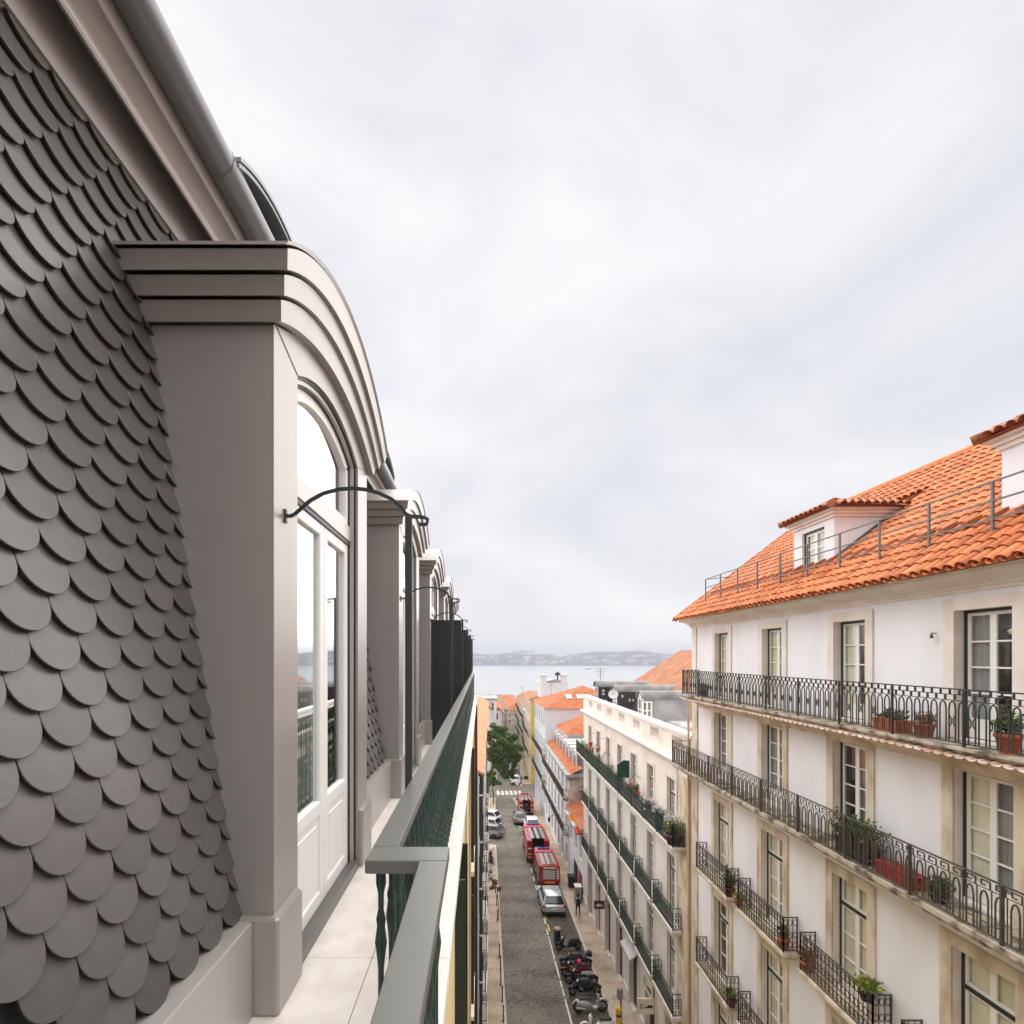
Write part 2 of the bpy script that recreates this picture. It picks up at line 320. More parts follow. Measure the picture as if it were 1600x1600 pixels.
class Fr:
    """frame of a facade: u along it, v up, w out of it"""
    def __init__(s, o, ud, wd): s.o = Vector(o); s.u = Vector(ud).normalized(); s.w = Vector(wd).normalized()
    def p(s, u, v, w=0.0): q = s.o + s.u * u + s.w * w; return (q.x, q.y, q.z + v)
    def mat(s, u, v, w=0.0):
        m = Matrix((s.u, s.w, Vector((0, 0, 1)))).transposed().to_4x4(); m.translation = s.p(u, v, w); return m
def fbox(mb, fr, u0, u1, v0, v1, w0, w1, m=0):
    mb.hexa([fr.p(u0, v0, w0), fr.p(u1, v0, w0), fr.p(u1, v0, w1), fr.p(u0, v0, w1), fr.p(u0, v1, w0), fr.p(u1, v1, w0), fr.p(u1, v1, w1), fr.p(u0, v1, w1)], m)
def wall_open(mb, fr, u0, u1, v0, v1, ops, depth=0.22, m=0, mr=0):
    us = sorted({u0, u1, *[x for o in ops for x in o[:2]]}); vs = sorted({v0, v1, *[x for o in ops for x in o[2:4]]})
    us = [x for x in us if u0 <= x <= u1]; vs = [x for x in vs if v0 <= x <= v1]
    for a, b in zip(us, us[1:]):
        for c, d in zip(vs, vs[1:]):
            mu, mv = (a + b) / 2, (c + d) / 2
            if any(o[0] < mu < o[1] and o[2] < mv < o[3] for o in ops): continue
            mb.quad(fr.p(a, c), fr.p(b, c), fr.p(b, d), fr.p(a, d), m)
    for o in ops:
        a, b, c, d = o[:4]
        for q in (((a, c), (a, d)), ((b, c), (b, d)), ((a, c), (b, c)), ((a, d), (b, d))):
            mb.quad(fr.p(*q[0]), fr.p(*q[1]), fr.p(*q[1], -depth), fr.p(*q[0], -depth), mr)
PANE = {}
def pane_mesh(w, h, m):
    k = (round(w, 3), round(h, 3), m)
    if k not in PANE:
        b = MB(); b.box(-w / 2, w / 2, -0.004, 0.004, -h / 2, h / 2); PANE[k] = b.mesh('pane', m)
    return PANE[k]
def window(parent, fr, ua, ub, va, vb, rows, w=-0.16, cols=2, transom=None, sash='white_paint', frame='green_frame', surround=None, sw=0.2, back=None, panes=True, bot=0.0, sproud=0.04, glass='glass', bt=0.055, sbottom=False):
    """an opening filled with sashes: the frame and its bars, every pane, the stone round it"""
    b = MB(); t = bt
    if frame:
        f = MB(); e = 0.05
        fbox(f, fr, ua, ua + e, va, vb, w - .06, w + .02); fbox(f, fr, ub - e, ub, va, vb, w - .06, w + .02); fbox(f, fr, ua + e, ub - e, vb - e, vb, w - .06, w + .02)
        if transom: fbox(f, fr, ua + e, ub - e, transom - .035, transom + .035, w - .05, w + .03)
    else: e = 0.0
    A, B, C, D = ua + e, ub - e, va + .02, vb - e
    secs = [(C, D, rows)] if not transom else [(C, transom - .035, rows), (transom + .035, D, 1)]
    spots = []; cw = (B - A) / cols
    for (c, d, r) in secs:
        bb = bot if c == C else 0
        for k in range(cols):
            a0, a1 = A + k * cw, A + (k + 1) * cw
            fbox(b, fr, a0, a0 + t, c, d, w - .04, w); fbox(b, fr, a1 - t, a1, c, d, w - .04, w); fbox(b, fr, a0 + t, a1 - t, d - t, d, w - .04, w); fbox(b, fr, a0 + t, a1 - t, c, c + t + bb, w - .04, w)
            h0, h1 = c + t + bb, d - t; ph = (h1 - h0) / r
            for q in range(r):
                if q: fbox(b, fr, a0 + t, a1 - t, h0 + q * ph - .014, h0 + q * ph + .014, w - .035, w - .004)
                spots.append(((a0 + a1) / 2, h0 + (q + .5) * ph, cw - 2 * t, ph))
    o = b.build('window', sash, parent)
    if frame: f.build('frame', frame, o)
    if panes:
        for (u, v, pw, ph) in spots: place('pane', pane_mesh(pw, ph, glass), o, fr.mat(u, v, w - .025))
    else: place('pane', pane_mesh(B - A - .02, vb - va - .06, glass), o, fr.mat((A + B) / 2, (va + vb) / 2, w - .025))
    if back:
        for (kind, u0, u1) in back:
            c = MB()
            if kind.startswith('curtain'):
                n = 14; x0, x1 = A + (B - A) * u0, A + (B - A) * u1
                pts = [(x0 + (x1 - x0) * i / n, w - .09 + .02 * (i % 2)) for i in range(n + 1)]
                for (p0, w0), (p1, w1) in zip(pts, pts[1:]): c.quad(fr.p(p0, va, w0), fr.p(p1, va, w1), fr.p(p1, vb, w1), fr.p(p0, vb, w0))
                c.build('curtain', kind, o)
            else:
                x0, x1 = A + (B - A) * u0, A + (B - A) * u1
                fbox(c, fr, x0 + .01, x1 - .01, va, vb, w - .08, w - .06); nr = 3
                for q in range(nr):
                    y0 = va + (vb - va) * q / nr; y1 = va + (vb - va) * (q + 1) / nr; fbox(c, fr, x0 + .08, x1 - .08, y0 + .08, y1 - .08, w - .06, w - .053)
                c.build('inner_shutter', kind, o)
    if surround:
        s = MB(); p = sproud
        fbox(s, fr, ua - sw, ua, va if not sbottom else va - sw * .6, vb + sw, .002, p); fbox(s, fr, ub, ub + sw, va if not sbottom else va - sw * .6, vb + sw, .002, p); fbox(s, fr, ua, ub, vb, vb + sw, .002, p - .002)
        if sbottom: fbox(s, fr, ua, ub, va - sw * .6, va, .002, p - .002)
        s.build('surround', surround, o)
    return o
def railing(mb, p, q, h, style, t=0.018, top=0.035):
    """ironwork between two points on the slab"""
    p, q = Vector(p), Vector(q); L = (q - p).length
    if L < .1: return
    d = (q - p) / L
    def at(u, v): return p + d * u + Vector((0, 0, v))
    mb.bar(at(0, h), at(L, h), top, top * .6); mb.bar(at(0, .06), at(L, .06), t * 1.2)
    for e in (0, L): mb.bar(at(e, 0), at(e, h + .02), t * 1.7)
    if style == 'arches':
        n = max(2, round(L / .17)); s = L / n; hb = h * .80
        mb.bar(at(0, hb), at(L, hb), t * .8); mb.bar(at(0, h * .9), at(L, h * .9), t * .8)
        for i in range(n):
            c = (i + .5) * s; r = s * .34
            mb.poly([at(c - r, .06), at(c - r, hb - .13), at(c - r * .7, hb - .05), at(c, hb - .015), at(c + r * .7, hb - .05), at(c + r, hb - .13), at(c + r, .06)], t)
            if i % 2: mb.poly([at(c - r, .30), at(c - r * .3, .36), at(c - r * .3, .44), at(c - r, .50)], t * .8); mb.poly([at(c + r, .30), at(c + r * .3, .36), at(c + r * .3, .44), at(c + r, .50)], t * .8)
            for k in range(2): mb.bar(at(c + (k - .5) * s / 2, hb + (k * .5 + .05) * h * .19), at(c + (k - .5) * s / 2, hb + (k * .5 + .5) * h * .19), s * .22, t * .6)
        k = max(1, round(L / 1.45))
        for i in range(1, k): mb.bar(at(i * L / k, 0), at(i * L / k, h), .036, .03)
    elif style == 'key':
        n = max(2, round(L / .23)); s = L / n; hb = h * .82
        mb.bar(at(0, hb), at(L, hb), t * .6)
        for i in range(n):
            c = (i + .5) * s; r = s * .26
            mb.poly([at(c - r, .06), at(c - r, hb - .16), at(c - r * .6, hb - .07), at(c, hb - .04), at(c + r * .6, hb - .07), at(c + r, hb - .16), at(c + r, .06)], t)
            mb.bar(at(c - r, .22), at(c + r, .22), t * .8)
            mb.poly([at(c - s * .4, hb), at(c - s * .4, h * .95), at(c + s * .2, h * .95), at(c + s * .2, h * .87), at(c - s * .1, h * .87)], t * .9)
            mb.bar(at(i * s, .06), at(i * s, hb), t * .7)
        k = max(1, round(L / 1.7))
        for i in range(1, k): mb.bar(at(i * L / k, 0), at(i * L / k, h), .055, .03)
    elif style == 'scroll':
        n = max(2, round(L / .13)); s = L / n
        for i in range(n):
            c = (i + .5) * s; r = s * .42
            mb.bar(at(i * s, .06), at(i * s, h), t * .9)
            for z, rr in ((.20, r), (h * .5, r), (h - .14, r)): mb.poly([at(c + rr * cos(a * pi / 3), z + rr * 1.7 * sin(a * pi / 3)) for a in range(6)], t * .75, None, 0, True)
    elif style == 'green':
        n = max(2, round(L / .105)); s = L / n
        for i in range(n + 1):
            mb.bar(at(i * s, .06), at(i * s, h), t)
            if i < n:
                c = (i + .5) * s
                for z in (.17, .42, .66): mb.poly([at(c, z - .10), at(c + s * .4, z), at(c, z + .10), at(c - s * .4, z)], t * .85, None, 0, True)
        k = max(1, round(L / 1.9))
        for i in range(1, k): mb.bar(at(i * L / k, 0), at(i * L / k, h), .045, .03)
    else:
        n = max(2, round(L / .14)); s = L / n
        for i in range(1, n): mb.bar(at(i * s, .06), at(i * s, h), t)
def balcony(parent, fr, u0, u1, v, proj, style, h=0.93, iron='iron_dark', slab='stone', t=0.018, th=0.11, brackets=True):
    b = MB(); fbox(b, fr, u0, u1, v - th * .55, v, .003, proj); fbox(b, fr, u0 + .04, u1 - .04, v - th, v - th * .55, .003, proj - .05)
    fbox(b, fr, u0 + .10, u1 - .10, v - th - .07, v - th, .003, proj * .6)
    o = b.build('balcony', slab, parent)
    r = MB(); w = proj - .05; a, c = u0 + .05, u1 - .05
    for x, y in ((fr.p(a, v, w), fr.p(c, v, w)), (fr.p(a, v, .04), fr.p(a, v, w)), (fr.p(c, v, .04), fr.p(c, v, w))): railing(r, x, y, h, style, t)
    r.build('railing', iron, o)
    return o

# ------------------------------------------------------------------ the ground, the street, the river
def gz(y):
    if y < 0: return -18.3
    if y <= 120: return -18.3 - .05 * y
    return max(-24.3 - .072 * (y - 120), -62)
def lerp(tab, y):
    for (a, p), (b, q) in zip(tab, tab[1:]):
        if y <= b: return p + (q - p) * max(0, (y - a)) / (b - a)
    return tab[-1][1]
KL = [(-40, 1.2), (0, 1.25), (27, 1.35), (47, 1.55), (57, 1.65), (58.5, -2.4), (71, -2.4), (73, 2.05), (80, 2.2), (81, -8), (90, -8), (91, 2.6), (104, 3.4), (150, 6.5), (260, 14)]   # left kerb
LN = [(-40, 4.83), (90, 4.83), (104, 5.6), (150, 8.8), (260, 16.5)]                # edge of the lane and the parking strip
KR = [(-40, 6.9), (40, 7.0), (73.8, 7.0), (75, 5.3), (80, 4.9), (81, 22), (90, 22), (91, 7.3), (104, 7.8), (150, 11), (260, 19)]   # right kerb
ys = sorted({-40, -10, *range(0, 120, 10), 57, 58.5, 71, 73, 73.8, 75, 62, 65, 80, 80.5, 81, 85, 90, 90.5, 91, 120, 135, 150, 180, 220, 260})
def strip(name, fl, frr, dz, m, parent=None, y0=-40, y1=260):
    b = MB(); yy = [y for y in ys if y0 <= y <= y1]
    for a, c in zip(yy, yy[1:]):
        b.quad((fl(a), a, gz(a) + dz), (frr(a), a, gz(a) + dz), (frr(c), c, gz(c) + dz), (fl(c), c, gz(c) + dz))
    return b.build(name, m, parent)
b = MB()
ty = [-400, -40, 0, 30, 60, 90, 120, 180, 260, 400, 520, 640, 700, 5200]
tz = [gz(y) - .05 for y in ty[:-2]] + [-64, -64]
for (a, za), (c, zc) in zip(zip(ty, tz), zip(ty[1:], tz[1:])): b.quad((-3500, a, za), (4500, a, za), (4500, c, zc), (-3500, c, zc))
struct(b.build('ground', 'city_ground'))
road = struct(strip('road', lambda y: lerp(KL, y) - .02, lambda y: lerp(KR, y) + .02, 0.0, 'cobbles'))
struct(strip('parking_strip', lambda y: lerp(LN, y), lambda y: lerp(KR, y), .004, 'cobbles_dark', y1=62))
def walk(name, fa, fb, kerb):
    b = MB(); k = MB()
    for a, c in zip(ys, ys[1:]):
        za, zc = gz(a) + .13, gz(c) + .13
        b.quad((fa(a), a, za), (fb(a), a, za), (fb(c), c, zc), (fa(c), c, zc))
        s = 1 if kerb is fb else -1
        k.quad((kerb(a) - s * .16, a, za + .004), (kerb(a), a, za + .004), (kerb(c), c, zc + .004), (kerb(c) - s * .16, c, zc + .004))
        k.quad((kerb(a), a, za + .004), (kerb(a), a, za - .2), (kerb(c), c, zc - .2), (kerb(c), c, zc + .004))
    o = struct(b.build(name, 'calcada')); k.build('kerb', 'kerb_stone', o)
fl = lambda y: lerp(KL, y); frr = lambda y: lerp(KR, y)
walk('pavement_left', lambda y: min(-14.0, fl(y) - 1), fl, fl)
walk('pavement_right', frr, lambda y: max(24.0, frr(y) + 1), frr)
# markings, each a painted sheet on the road
def paint(name, x0, x1, y0, y1, m='line_paint'):
    b = MB(); n = max(1, int((y1 - y0) / 3)); 
    for i in range(n):
        a, c = y0 + (y1 - y0) * i / n, y0 + (y1 - y0) * (i + 1) / n
        b.quad((x0, a, gz(a) + .009), (x1, a, gz(a) + .009), (x1, c, gz(c) + .009), (x0, c, gz(c) + .009))
    b.build(name, m, road)
paint('edge_line', 4.78, 4.88, 18, 38)
for i in range(16): paint('dash', 4.80, 4.92, 38.6 + i * 2.1, 39.7 + i * 2.1)
for i in range(6): paint('crossing_stripe', 2.55 + i * .72, 3.0 + i * .72, 82.6, 85.8)
for i in range(4): paint('yellow_mark', 4.95, 5.05, 37.5 + i * 1.7, 38.6 + i * 1.7, 'yellow_paint')
b = MB()
for cx, cy in ((4.95, 36.8), (5.0, 33.6), (4.97, 31.4), (5.0, 29.6)):
    b.lathe((cx, cy, gz(cy) + .006), [(.22, 0), (.22, .006)], 10)
b.build('drain_cover', 'iron_dark', road)

b = MB(); b.quad((-3500, 560, -60), (4500, 560, -60), (4500, 5100, -60), (-3500, 5100, -60)); struct(b.build('river', 'water'))
def hill_h(x):
    px = 752 + 800 * x / 3500
    t = [(-400, 1020), (640, 1021), (745, 1021.5), (800, 1020.5), (850, 1021.5), (882, 1026), (905, 1024), (935, 1019), (960, 1017.5), (1010, 1017), (1035, 1018), (1060, 1022), (1090, 1025), (1140, 1020), (1300, 1018), (1700, 1020)]
    return lerp(t, px) + .9 * sin(x * .021) + .6 * sin(x * .057 + 1)
b = MB(); xs = [-2600 + 45 * i for i in range(125)]; rows = [(3180, 0.0), (3200, .06), (3300, .25), (3420, .6), (3560, .92), (3700, 1.0), (4300, .9), (5000, .3)]
def hz(x, y, k):
    top = (1025 - hill_h(x)) * 3500 / 800
    return -60.5 + (top + 60) * k + (3 * sin(x * .03 + y * .02) * k if 0 < k < 1 else 0)
vs = [(x, y + 25 * sin(x * .01), hz(x, y, k)) for (y, k) in rows for x in xs]; n = len(xs)
b.add(vs, [(r * n + i, r * n + i + 1, r * n + n + i + 1, r * n + n + i) for r in range(len(rows) - 1) for i in range(n - 1)], 0, True)
struct(b.build('far_hills', 'far_green'))
rnd = random.Random(3)
def block_mesh(w, d, h):
    b = MB(); b.box(-w / 2, w / 2, -d / 2, d / 2, 0, h, 0); b.hexa([(-w / 2 - 1, -d / 2 - 1, h), (w / 2 + 1, -d / 2 - 1, h), (w / 2 + 1, d / 2 + 1, h), (-w / 2 - 1, d / 2 + 1, h), (-w / 2, -.5, h + 4), (w / 2, -.5, h + 4), (w / 2, .5, h + 4), (-w / 2, .5, h + 4)], 1)
    return b.mesh('far_block', ['far_wall', 'far_roof'])
BL = [block_mesh(30, 16, 16), block_mesh(46, 18, 12), block_mesh(22, 16, 28)]
for i in range(70):
    px = rnd.uniform(742, 1085); k = rnd.choice([.06, .25, .25, .6, .6, .92])
    y = {.06: 3205, .25: 3300, .6: 3420, .92: 3560}[k]; x = (px - 752) * y / 800
    o = bpy.data.objects.new('far_block', BL[rnd.choice([0, 1, 1, 2] if px < 850 else [0, 1])]); COL.objects.link(o); o.location = (x, y + 25 * sin(x * .01), hz(x, y, k) - 3)
    tag(o, 'pale block of buildings on the hazy shore across the river', 'building', 'hazy blocks across the river')
g = thing('gantry_crane', 'huge goalpost gantry crane standing on the far shore', 'crane', (245, 3190, -59)); Yg = 3190
xa, xb = (803 - 752) * Yg / 800, (832 - 752) * Yg / 800
b = MB(); b.box(xa - 6, xb + 6, Yg - 4, Yg + 4, 22, 30); b.build('beam', 'gantry', g)
for x in (xa, xb):
    b = MB(); b.bar((x - 5, Yg - 8, -60), (x, Yg, 24), 3.2); b.bar((x + 5, Yg + 8, -60), (x, Yg, 24), 3.2); b.bar((x - 3, Yg, -20), (x + 3, Yg, -20), 2.5); b.build('leg', 'gantry', g)
bt = thing('ferry_boat', 'small grey ferry out on the river', 'boat', (483, 2300, -60), local=True)
b = MB(); b.add([(-14, -3, 0), (14, -3, 0), (17, 0, 0), (14, 3, 0), (-14, 3, 0), (-14, -4, 3), (15, -4, 3), (19, 0, 3.6), (15, 4, 3), (-14, 4, 3)], [(0, 1, 2, 3, 4), (5, 6, 7, 8, 9), (0, 1, 6, 5), (1, 2, 7, 6), (2, 3, 8, 7), (3, 4, 9, 8), (4, 0, 5, 9)]); b.build('hull', 'boat', bt)
b = MB(); b.cbox(-9, 7, -3, 3, 3, 6, .4); b.cbox(-2, 4, -2, 2, 6, 8, .3); b.build('cabin', 'paint_white', bt)

# ------------------------------------------------------------------ the mansard building on the left
FL = -1.65                                             # balcony floor
LB = thing('mansard_building', 'grey mansard building with fish-scale slates, arched zinc dormers and a long green balcony', 'building', (-3, 9, -19))
LY0, LY1 = -9.0, 21.4
def mx_(z): return -1.167 - (z + 1.2) * .152          # slate plane
b = MB(); b.quad((mx_(-1.65) - .012, LY0, -1.65), (mx_(-1.65) - .012, LY1, -1.65), (mx_(2.6) - .012, LY1, 2.6), (mx_(2.6) - .012, LY0, 2.6))
mroof = b.build('mansard_roof', 'slate_back', LB)
EXP, SWD, TH = .118, .186, .013
b = MB(); fr_, bk = [], []; hw = SWD / 2 - .0012
outl = [(hw, .30), (-hw, .30), (-hw, hw)] + [(-hw * cos(a * pi / 14), hw - hw * sin(a * pi / 14)) for a in range(1, 14)] + [(hw, hw)]
zt = lambda y: .008 + .054 * (1 - y / .30)
n = len(outl); kx, ky = (hw - .0022) / hw, 1 - .0022 / .15
ins = [(x * kx, .15 + (y - .15) * ky, zt(y)) for x, y in outl]
vs = ins + [(x, y, zt(y) - .0016) for x, y in outl] + [(x, y, zt(y) - TH) for x, y in outl]
F0 = [tuple(range(n))] + [(i, n + i, n + (i + 1) % n, (i + 1) % n) for i in range(n)]; F1 = [(n + i, 2 * n + i, 2 * n + (i + 1) % n, n + (i + 1) % n) for i in range(n)]
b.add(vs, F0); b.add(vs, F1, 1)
slate_me = b.mesh('slate', ['slate', 'slate_edge_shade'])
up = Vector((-.152, 0, 1)).normalized(); nm = Vector((1, 0, .152)).normalized()
RB = Matrix((Vector((0, 1, 0)), up, nm)).transposed().to_4x4()
rnd = random.Random(11)
def slate_at(col, row):
    s = row * EXP - .02; y = 2.37 - .05 - (col + (.5 if row % 2 else 0)) * SWD
    p = Vector((-1.167, y, -1.2)) + up * s
    R = Matrix.Rotation(rnd.uniform(-.012, .012), 4, 'Z') @ Matrix.Rotation(rnd.uniform(-.004, .010), 4, 'X')
    return Matrix.Translation(p + nm * rnd.uniform(0, .0015)) @ RB @ R
for row in range(0, 31):
    zr = -1.2 + row * EXP * up.z
    ymin = 800 * abs(mx_(zr)) / 752 * .93                # left border of the picture on that row
    for col in range(-6, 8):
        y = 2.37 - .05 - (col + (.5 if row % 2 else 0)) * SWD
        if y < ymin - .12 or (y > 2.45 and zr < 1.66) or y > 3.3: continue
        if -zr > y * .78: continue
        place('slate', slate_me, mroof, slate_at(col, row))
mass = MB()
def mass_slate(y, row):
    s = row * EXP - .02; p = Vector((-1.167, y, -1.2)) + up * s; mw = Matrix.Translation(p) @ RB
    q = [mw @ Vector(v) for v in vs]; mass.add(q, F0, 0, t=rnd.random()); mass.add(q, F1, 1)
for k in range(0, 5):
    ya, yb = 4.29 + 3.6 * k, 5.97 + 3.6 * k
    for row in range(31):
        for c in range(10):
            y = ya + .05 + (c + (.5 if row % 2 else 0)) * SWD
            if y < yb + .04: 
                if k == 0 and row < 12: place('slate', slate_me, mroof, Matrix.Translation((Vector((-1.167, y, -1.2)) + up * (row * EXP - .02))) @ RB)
                else: mass_slate(y, row)
for row in range(31):
    for c in range(3):
        y = 1.02 - c * SWD - (.5 * SWD if row % 2 else 0); mass_slate(y, row)
mass.build('slate_field', ['slate', 'slate_edge_shade'], mroof, kind='stuff')
# eaves above the slates
b = MB(); cove = [(-1.517 + .087 * (1 - cos(a)), 2.365 + .075 * sin(a)) for a in [i * pi / 2 / 10 for i in range(11)]]
prof = [(-1.66, 2.235), (-1.625, 2.235), (-1.625, 2.355), (-1.640, 2.358), (-1.640, 2.56), (-1.535, 2.56), (-1.535, 2.365), (-1.517, 2.355)] + cove + [(-1.425, 2.445), (-1.425, 2.525), (-1.78, 2.62), (-1.78, 2.235)]
b.extr_y(prof, LY0, LY1); b.build('eaves_cornice', 'zinc', LB)
b = MB(); b.tube([(-1.372, LY0, 2.588), (-1.372, LY1, 2.588)], .081, 28); gut = b.build('gutter', 'zinc_gutter', LB)
for k in range(6):
    b = MB(); y = 3.02 + 3.6 * k - .35; b.tube([(-1.372, y, 2.588), (-1.372, y + .05, 2.588)], .0835, 28, cap=False); b.build('gutter_joint', 'zinc_gutter', gut)
b = MB(); b.quad((-1.5, LY0, 2.70), (-1.5, LY1, 2.70), (-6.5, LY1, 4.2), (-6.5, LY0, 4.2)); b.build('upper_roof', 'zinc', LB)
b = MB(); b.quad((-6.5, LY0, 4.2), (-6.5, LY1, 4.2), (-11.5, LY1, 2.7), (-11.5, LY0, 2.7)); b.box(-11.5, -11.2, LY0, LY1, -19, 2.7); b.quad((-11.5, LY0, -19), (-.32, LY0, -19), (-1.7, LY0, 2.7), (-11.5, LY0, 2.7)); b.quad((-11.5, LY1, -19.6), (-.32, LY1, -19.6), (-.32, LY1, -1.85), (-11.5, LY1, -1.85)); b.quad((-11.5, LY1, -1.85), (-1.2, LY1, -1.85), (-1.75, LY1, 2.7), (-11.5, LY1, 2.7)); b.build('rear_wall', 'plaster_pale', LB)
# dormers
def arc(y, c, hw_, z0, rise):
    R = (hw_ * hw_ + rise * rise) / (2 * rise); t = min(abs(y - c), hw_); return z0 + rise - R + sqrt(R * R - t * t)
FX = -.96
leaf_cache = {}
for k in (0, 1, 2, 3, 4, -1, -2):
    o = 3.6 * k; c = 3.33 + o; y0, y1 = c - .96, c + .96; op = .655; spring, rise = 1.465, .165
    N = 40 if k in (0, 1) else 20
    b = MB()
    tops = lambda y: arc(y, c, .96, 1.525, .24)
    seg = [y0, c - op] + [c - op + 2 * op * i / N for i in range(1, N)] + [c + op, y1]
    for a, d in zip(seg, seg[1:]):
        ins = abs((a + d) / 2 - c) < op
        za, zd = (arc(a, c, op, spring, rise), arc(d, c, op, spring, rise)) if ins else (FL, FL)
        b.quad((FX, a, za), (FX, d, zd), (FX, d, tops(d) + .01), (FX, a, tops(a) + .01), 0)
        if ins: b.quad((FX, a, za), (FX, d, zd), (FX - .06, d, zd), (FX - .06, a, za), 0)
    for y in (c - op, c + op): b.quad((FX, y, FL), (FX, y, spring), (FX - .05, y, spring), (FX - .05, y, FL))
    for y in (y0, y1): b.add([(FX, y, FL), (FX, y, 1.53), (mx_(1.53) - .06, y, 1.53), (mx_(FL) - .06, y, FL)], ((0, 1, 2, 3),))
    dm = b.build('dormer', 'zinc', LB)
    # thin sheet seams from the arch to the cornice
    b = MB()
    for sg in (-1, 1): b.bar((FX + .001, c + sg * op, spring), (FX + .001, c + sg * .955, 1.55), .004, .004)
    b.build('sheet_seam', 'panel_black', dm)
    # cornice bands, each stepping out over the one below
    lev = [(1.525, .24), (1.602, .30), (1.672, .35), (1.742, .40), (1.756, .402)]
    for i, (p, q, ql) in enumerate([(.06, .068, .036), (.097, .125, .096), (.133, .182, .154), (.146, .205, .204)]):
        b = MB(); xf = FX + p; xb = -1.85; hl, hh = .96 + ql, .96 + q       # the side faces lean out towards the top
        za_, ra = lev[i]; zb_, rb = lev[i + 1]
        yl = [c - hl + 2 * hl * j / N for j in range(N + 1)]; yh = [c - hh + 2 * hh * j / N for j in range(N + 1)]
        lo = [arc(y, c, hl, za_, ra) for y in yl]; hi = [arc(y, c, hh, zb_, rb) for y in yh]
        for j in range(N):
            b.quad((xf - .012, yl[j], lo[j]), (xf - .012, yl[j + 1], lo[j + 1]), (xf, yh[j + 1], hi[j + 1]), (xf, yh[j], hi[j]))
            b.quad((xf - .012, yl[j], lo[j]), (xf - .012, yl[j + 1], lo[j + 1]), (xb, yl[j + 1], lo[j + 1]), (xb, yl[j], lo[j]))
            b.quad((xf, yh[j], hi[j]), (xf, yh[j + 1], hi[j + 1]), (xb, yh[j + 1], hi[j + 1]), (xb, yh[j], hi[j]))
        for j in (0, N): b.quad((xf - .012, yl[j], lo[j]), (xf, yh[j], hi[j]), (xb, yh[j], hi[j]), (xb, yl[j], lo[j]))
        b.build('cornice_band' if i < 3 else 'roof_sheet', 'zinc', dm)
    # arched hood over the gutter
    b = MB(); ysg = [c - .62 + 1.24 * j / 20 for j in range(21)]
    for zo, xf in ((0, -1.280), (.03, -1.272)):
        for a, d in zip(ysg, ysg[1:]):
            za, zd = arc(a, c, .62, 2.60, .17) + zo, arc(d, c, .62, 2.60, .17) + zo
            b.hexa([(-1.9, a, za - .012), (xf, a, za - .012), (xf, d, zd - .012), (-1.9, d, zd - .012), (-1.9, a, za + .012), (xf, a, za + .012), (xf, d, zd + .012), (-1.9, d, zd + .012)])
    b.build('roof_hood', 'zinc_gutter', dm)
    # plinth blocks and the upstand under the slates
    for ya, yb in ((y0 - .035, c - op - .02), (c + op + .02, y1 + .035)):
        b = MB(); b.cbox(-1.15, -.925, ya, yb, FL, -1.2, .012); b.build('plinth', 'zinc', dm)
    b = MB(); b.cbox(-1.35, -1.042, y1 + .037, y0 + 3.6 - .037, FL, -1.208, .008); b.build('upstand', 'zinc_light', dm)
    # the french window: outer frame, transom, fanlight, two leaves
    dx = -1.0
    def archring(b, ho, hi_, zo, ro, zi, ri, xa, xb, m=0):
        for j in range(N):
            t0, t1 = -1 + 2 * j / N, -1 + 2 * (j + 1) / N
            P = [(t0 * ho, arc(c + t0 * ho, c, ho, zo, ro)), (t1 * ho, arc(c + t1 * ho, c, ho, zo, ro)), (t1 * hi_, arc(c + t1 * hi_, c, hi_, zi, ri)), (t0 * hi_, arc(c + t0 * hi_, c, hi_, zi, ri))]
            b.hexa([(xa, c + y, z) for y, z in P] + [(xb, c + y, z) for y, z in P], m)
        for sg in (-1, 1): b.box(xa, xb, *sorted((c + sg * ho, c + sg * hi_)), FL + .05, zi, m)
    b = MB(); archring(b, op, op - .018, spring, rise, spring - .004, rise - .012, dx - .02, dx + .022); b.build('door_seal', 'panel_black', dm)
    b = MB(); archring(b, op - .018, op - .05, spring - .004, rise - .012, spring - .015, rise - .025, dx - .05, dx + .012); b.build('door_frame', 'zinc_light', dm)
    b = MB(); archring(b, op - .05, op - .066, spring - .015, rise - .025, spring - .02, rise - .032, dx - .06, dx - .012); b.build('door_gap', 'panel_black', dm)
    b = MB(); b.box(dx - .06, dx - .005, c - op + .05, c + op - .05, .875, .985); b.build('transom', 'zinc_light', dm)
    b = MB(); b.box(dx - .06, dx - .012, c - op + .05, c + op - .05, .845, .874); b.build('transom_gap', 'panel_black', dm)
    ho, hi_ = op - .066, op - .125
    b = MB()
    for j in range(N):
        t0, t1 = -1 + 2 * j / N, -1 + 2 * (j + 1) / N
        P = [(t0 * ho, arc(c + t0 * ho, c, ho, spring - .02, rise - .032)), (t1 * ho, arc(c + t1 * ho, c, ho, spring - .02, rise - .032)), (t1 * hi_, arc(c + t1 * hi_, c, hi_, spring - .065, rise - .045)), (t0 * hi_, arc(c + t0 * hi_, c, hi_, spring - .065, rise - .045))]
        b.hexa([(dx - .07, c + y, z) for y, z in P] + [(dx - .022, c + y, z) for y, z in P])
    for sg in (-1, 1): b.box(dx - .07, dx - .022, *sorted((c + sg * ho, c + sg * hi_)), .985, spring - .05)
    b.box(dx - .07, dx - .022, c - hi_, c + hi_, .985, 1.03); b.build('fanlight_frame', 'white_paint', dm)
    b = MB(); P = [(c + hi_ * t / 12, arc(c + hi_ * t / 12, c, hi_, spring - .065, rise - .045)) for t in range(-12, 13)]
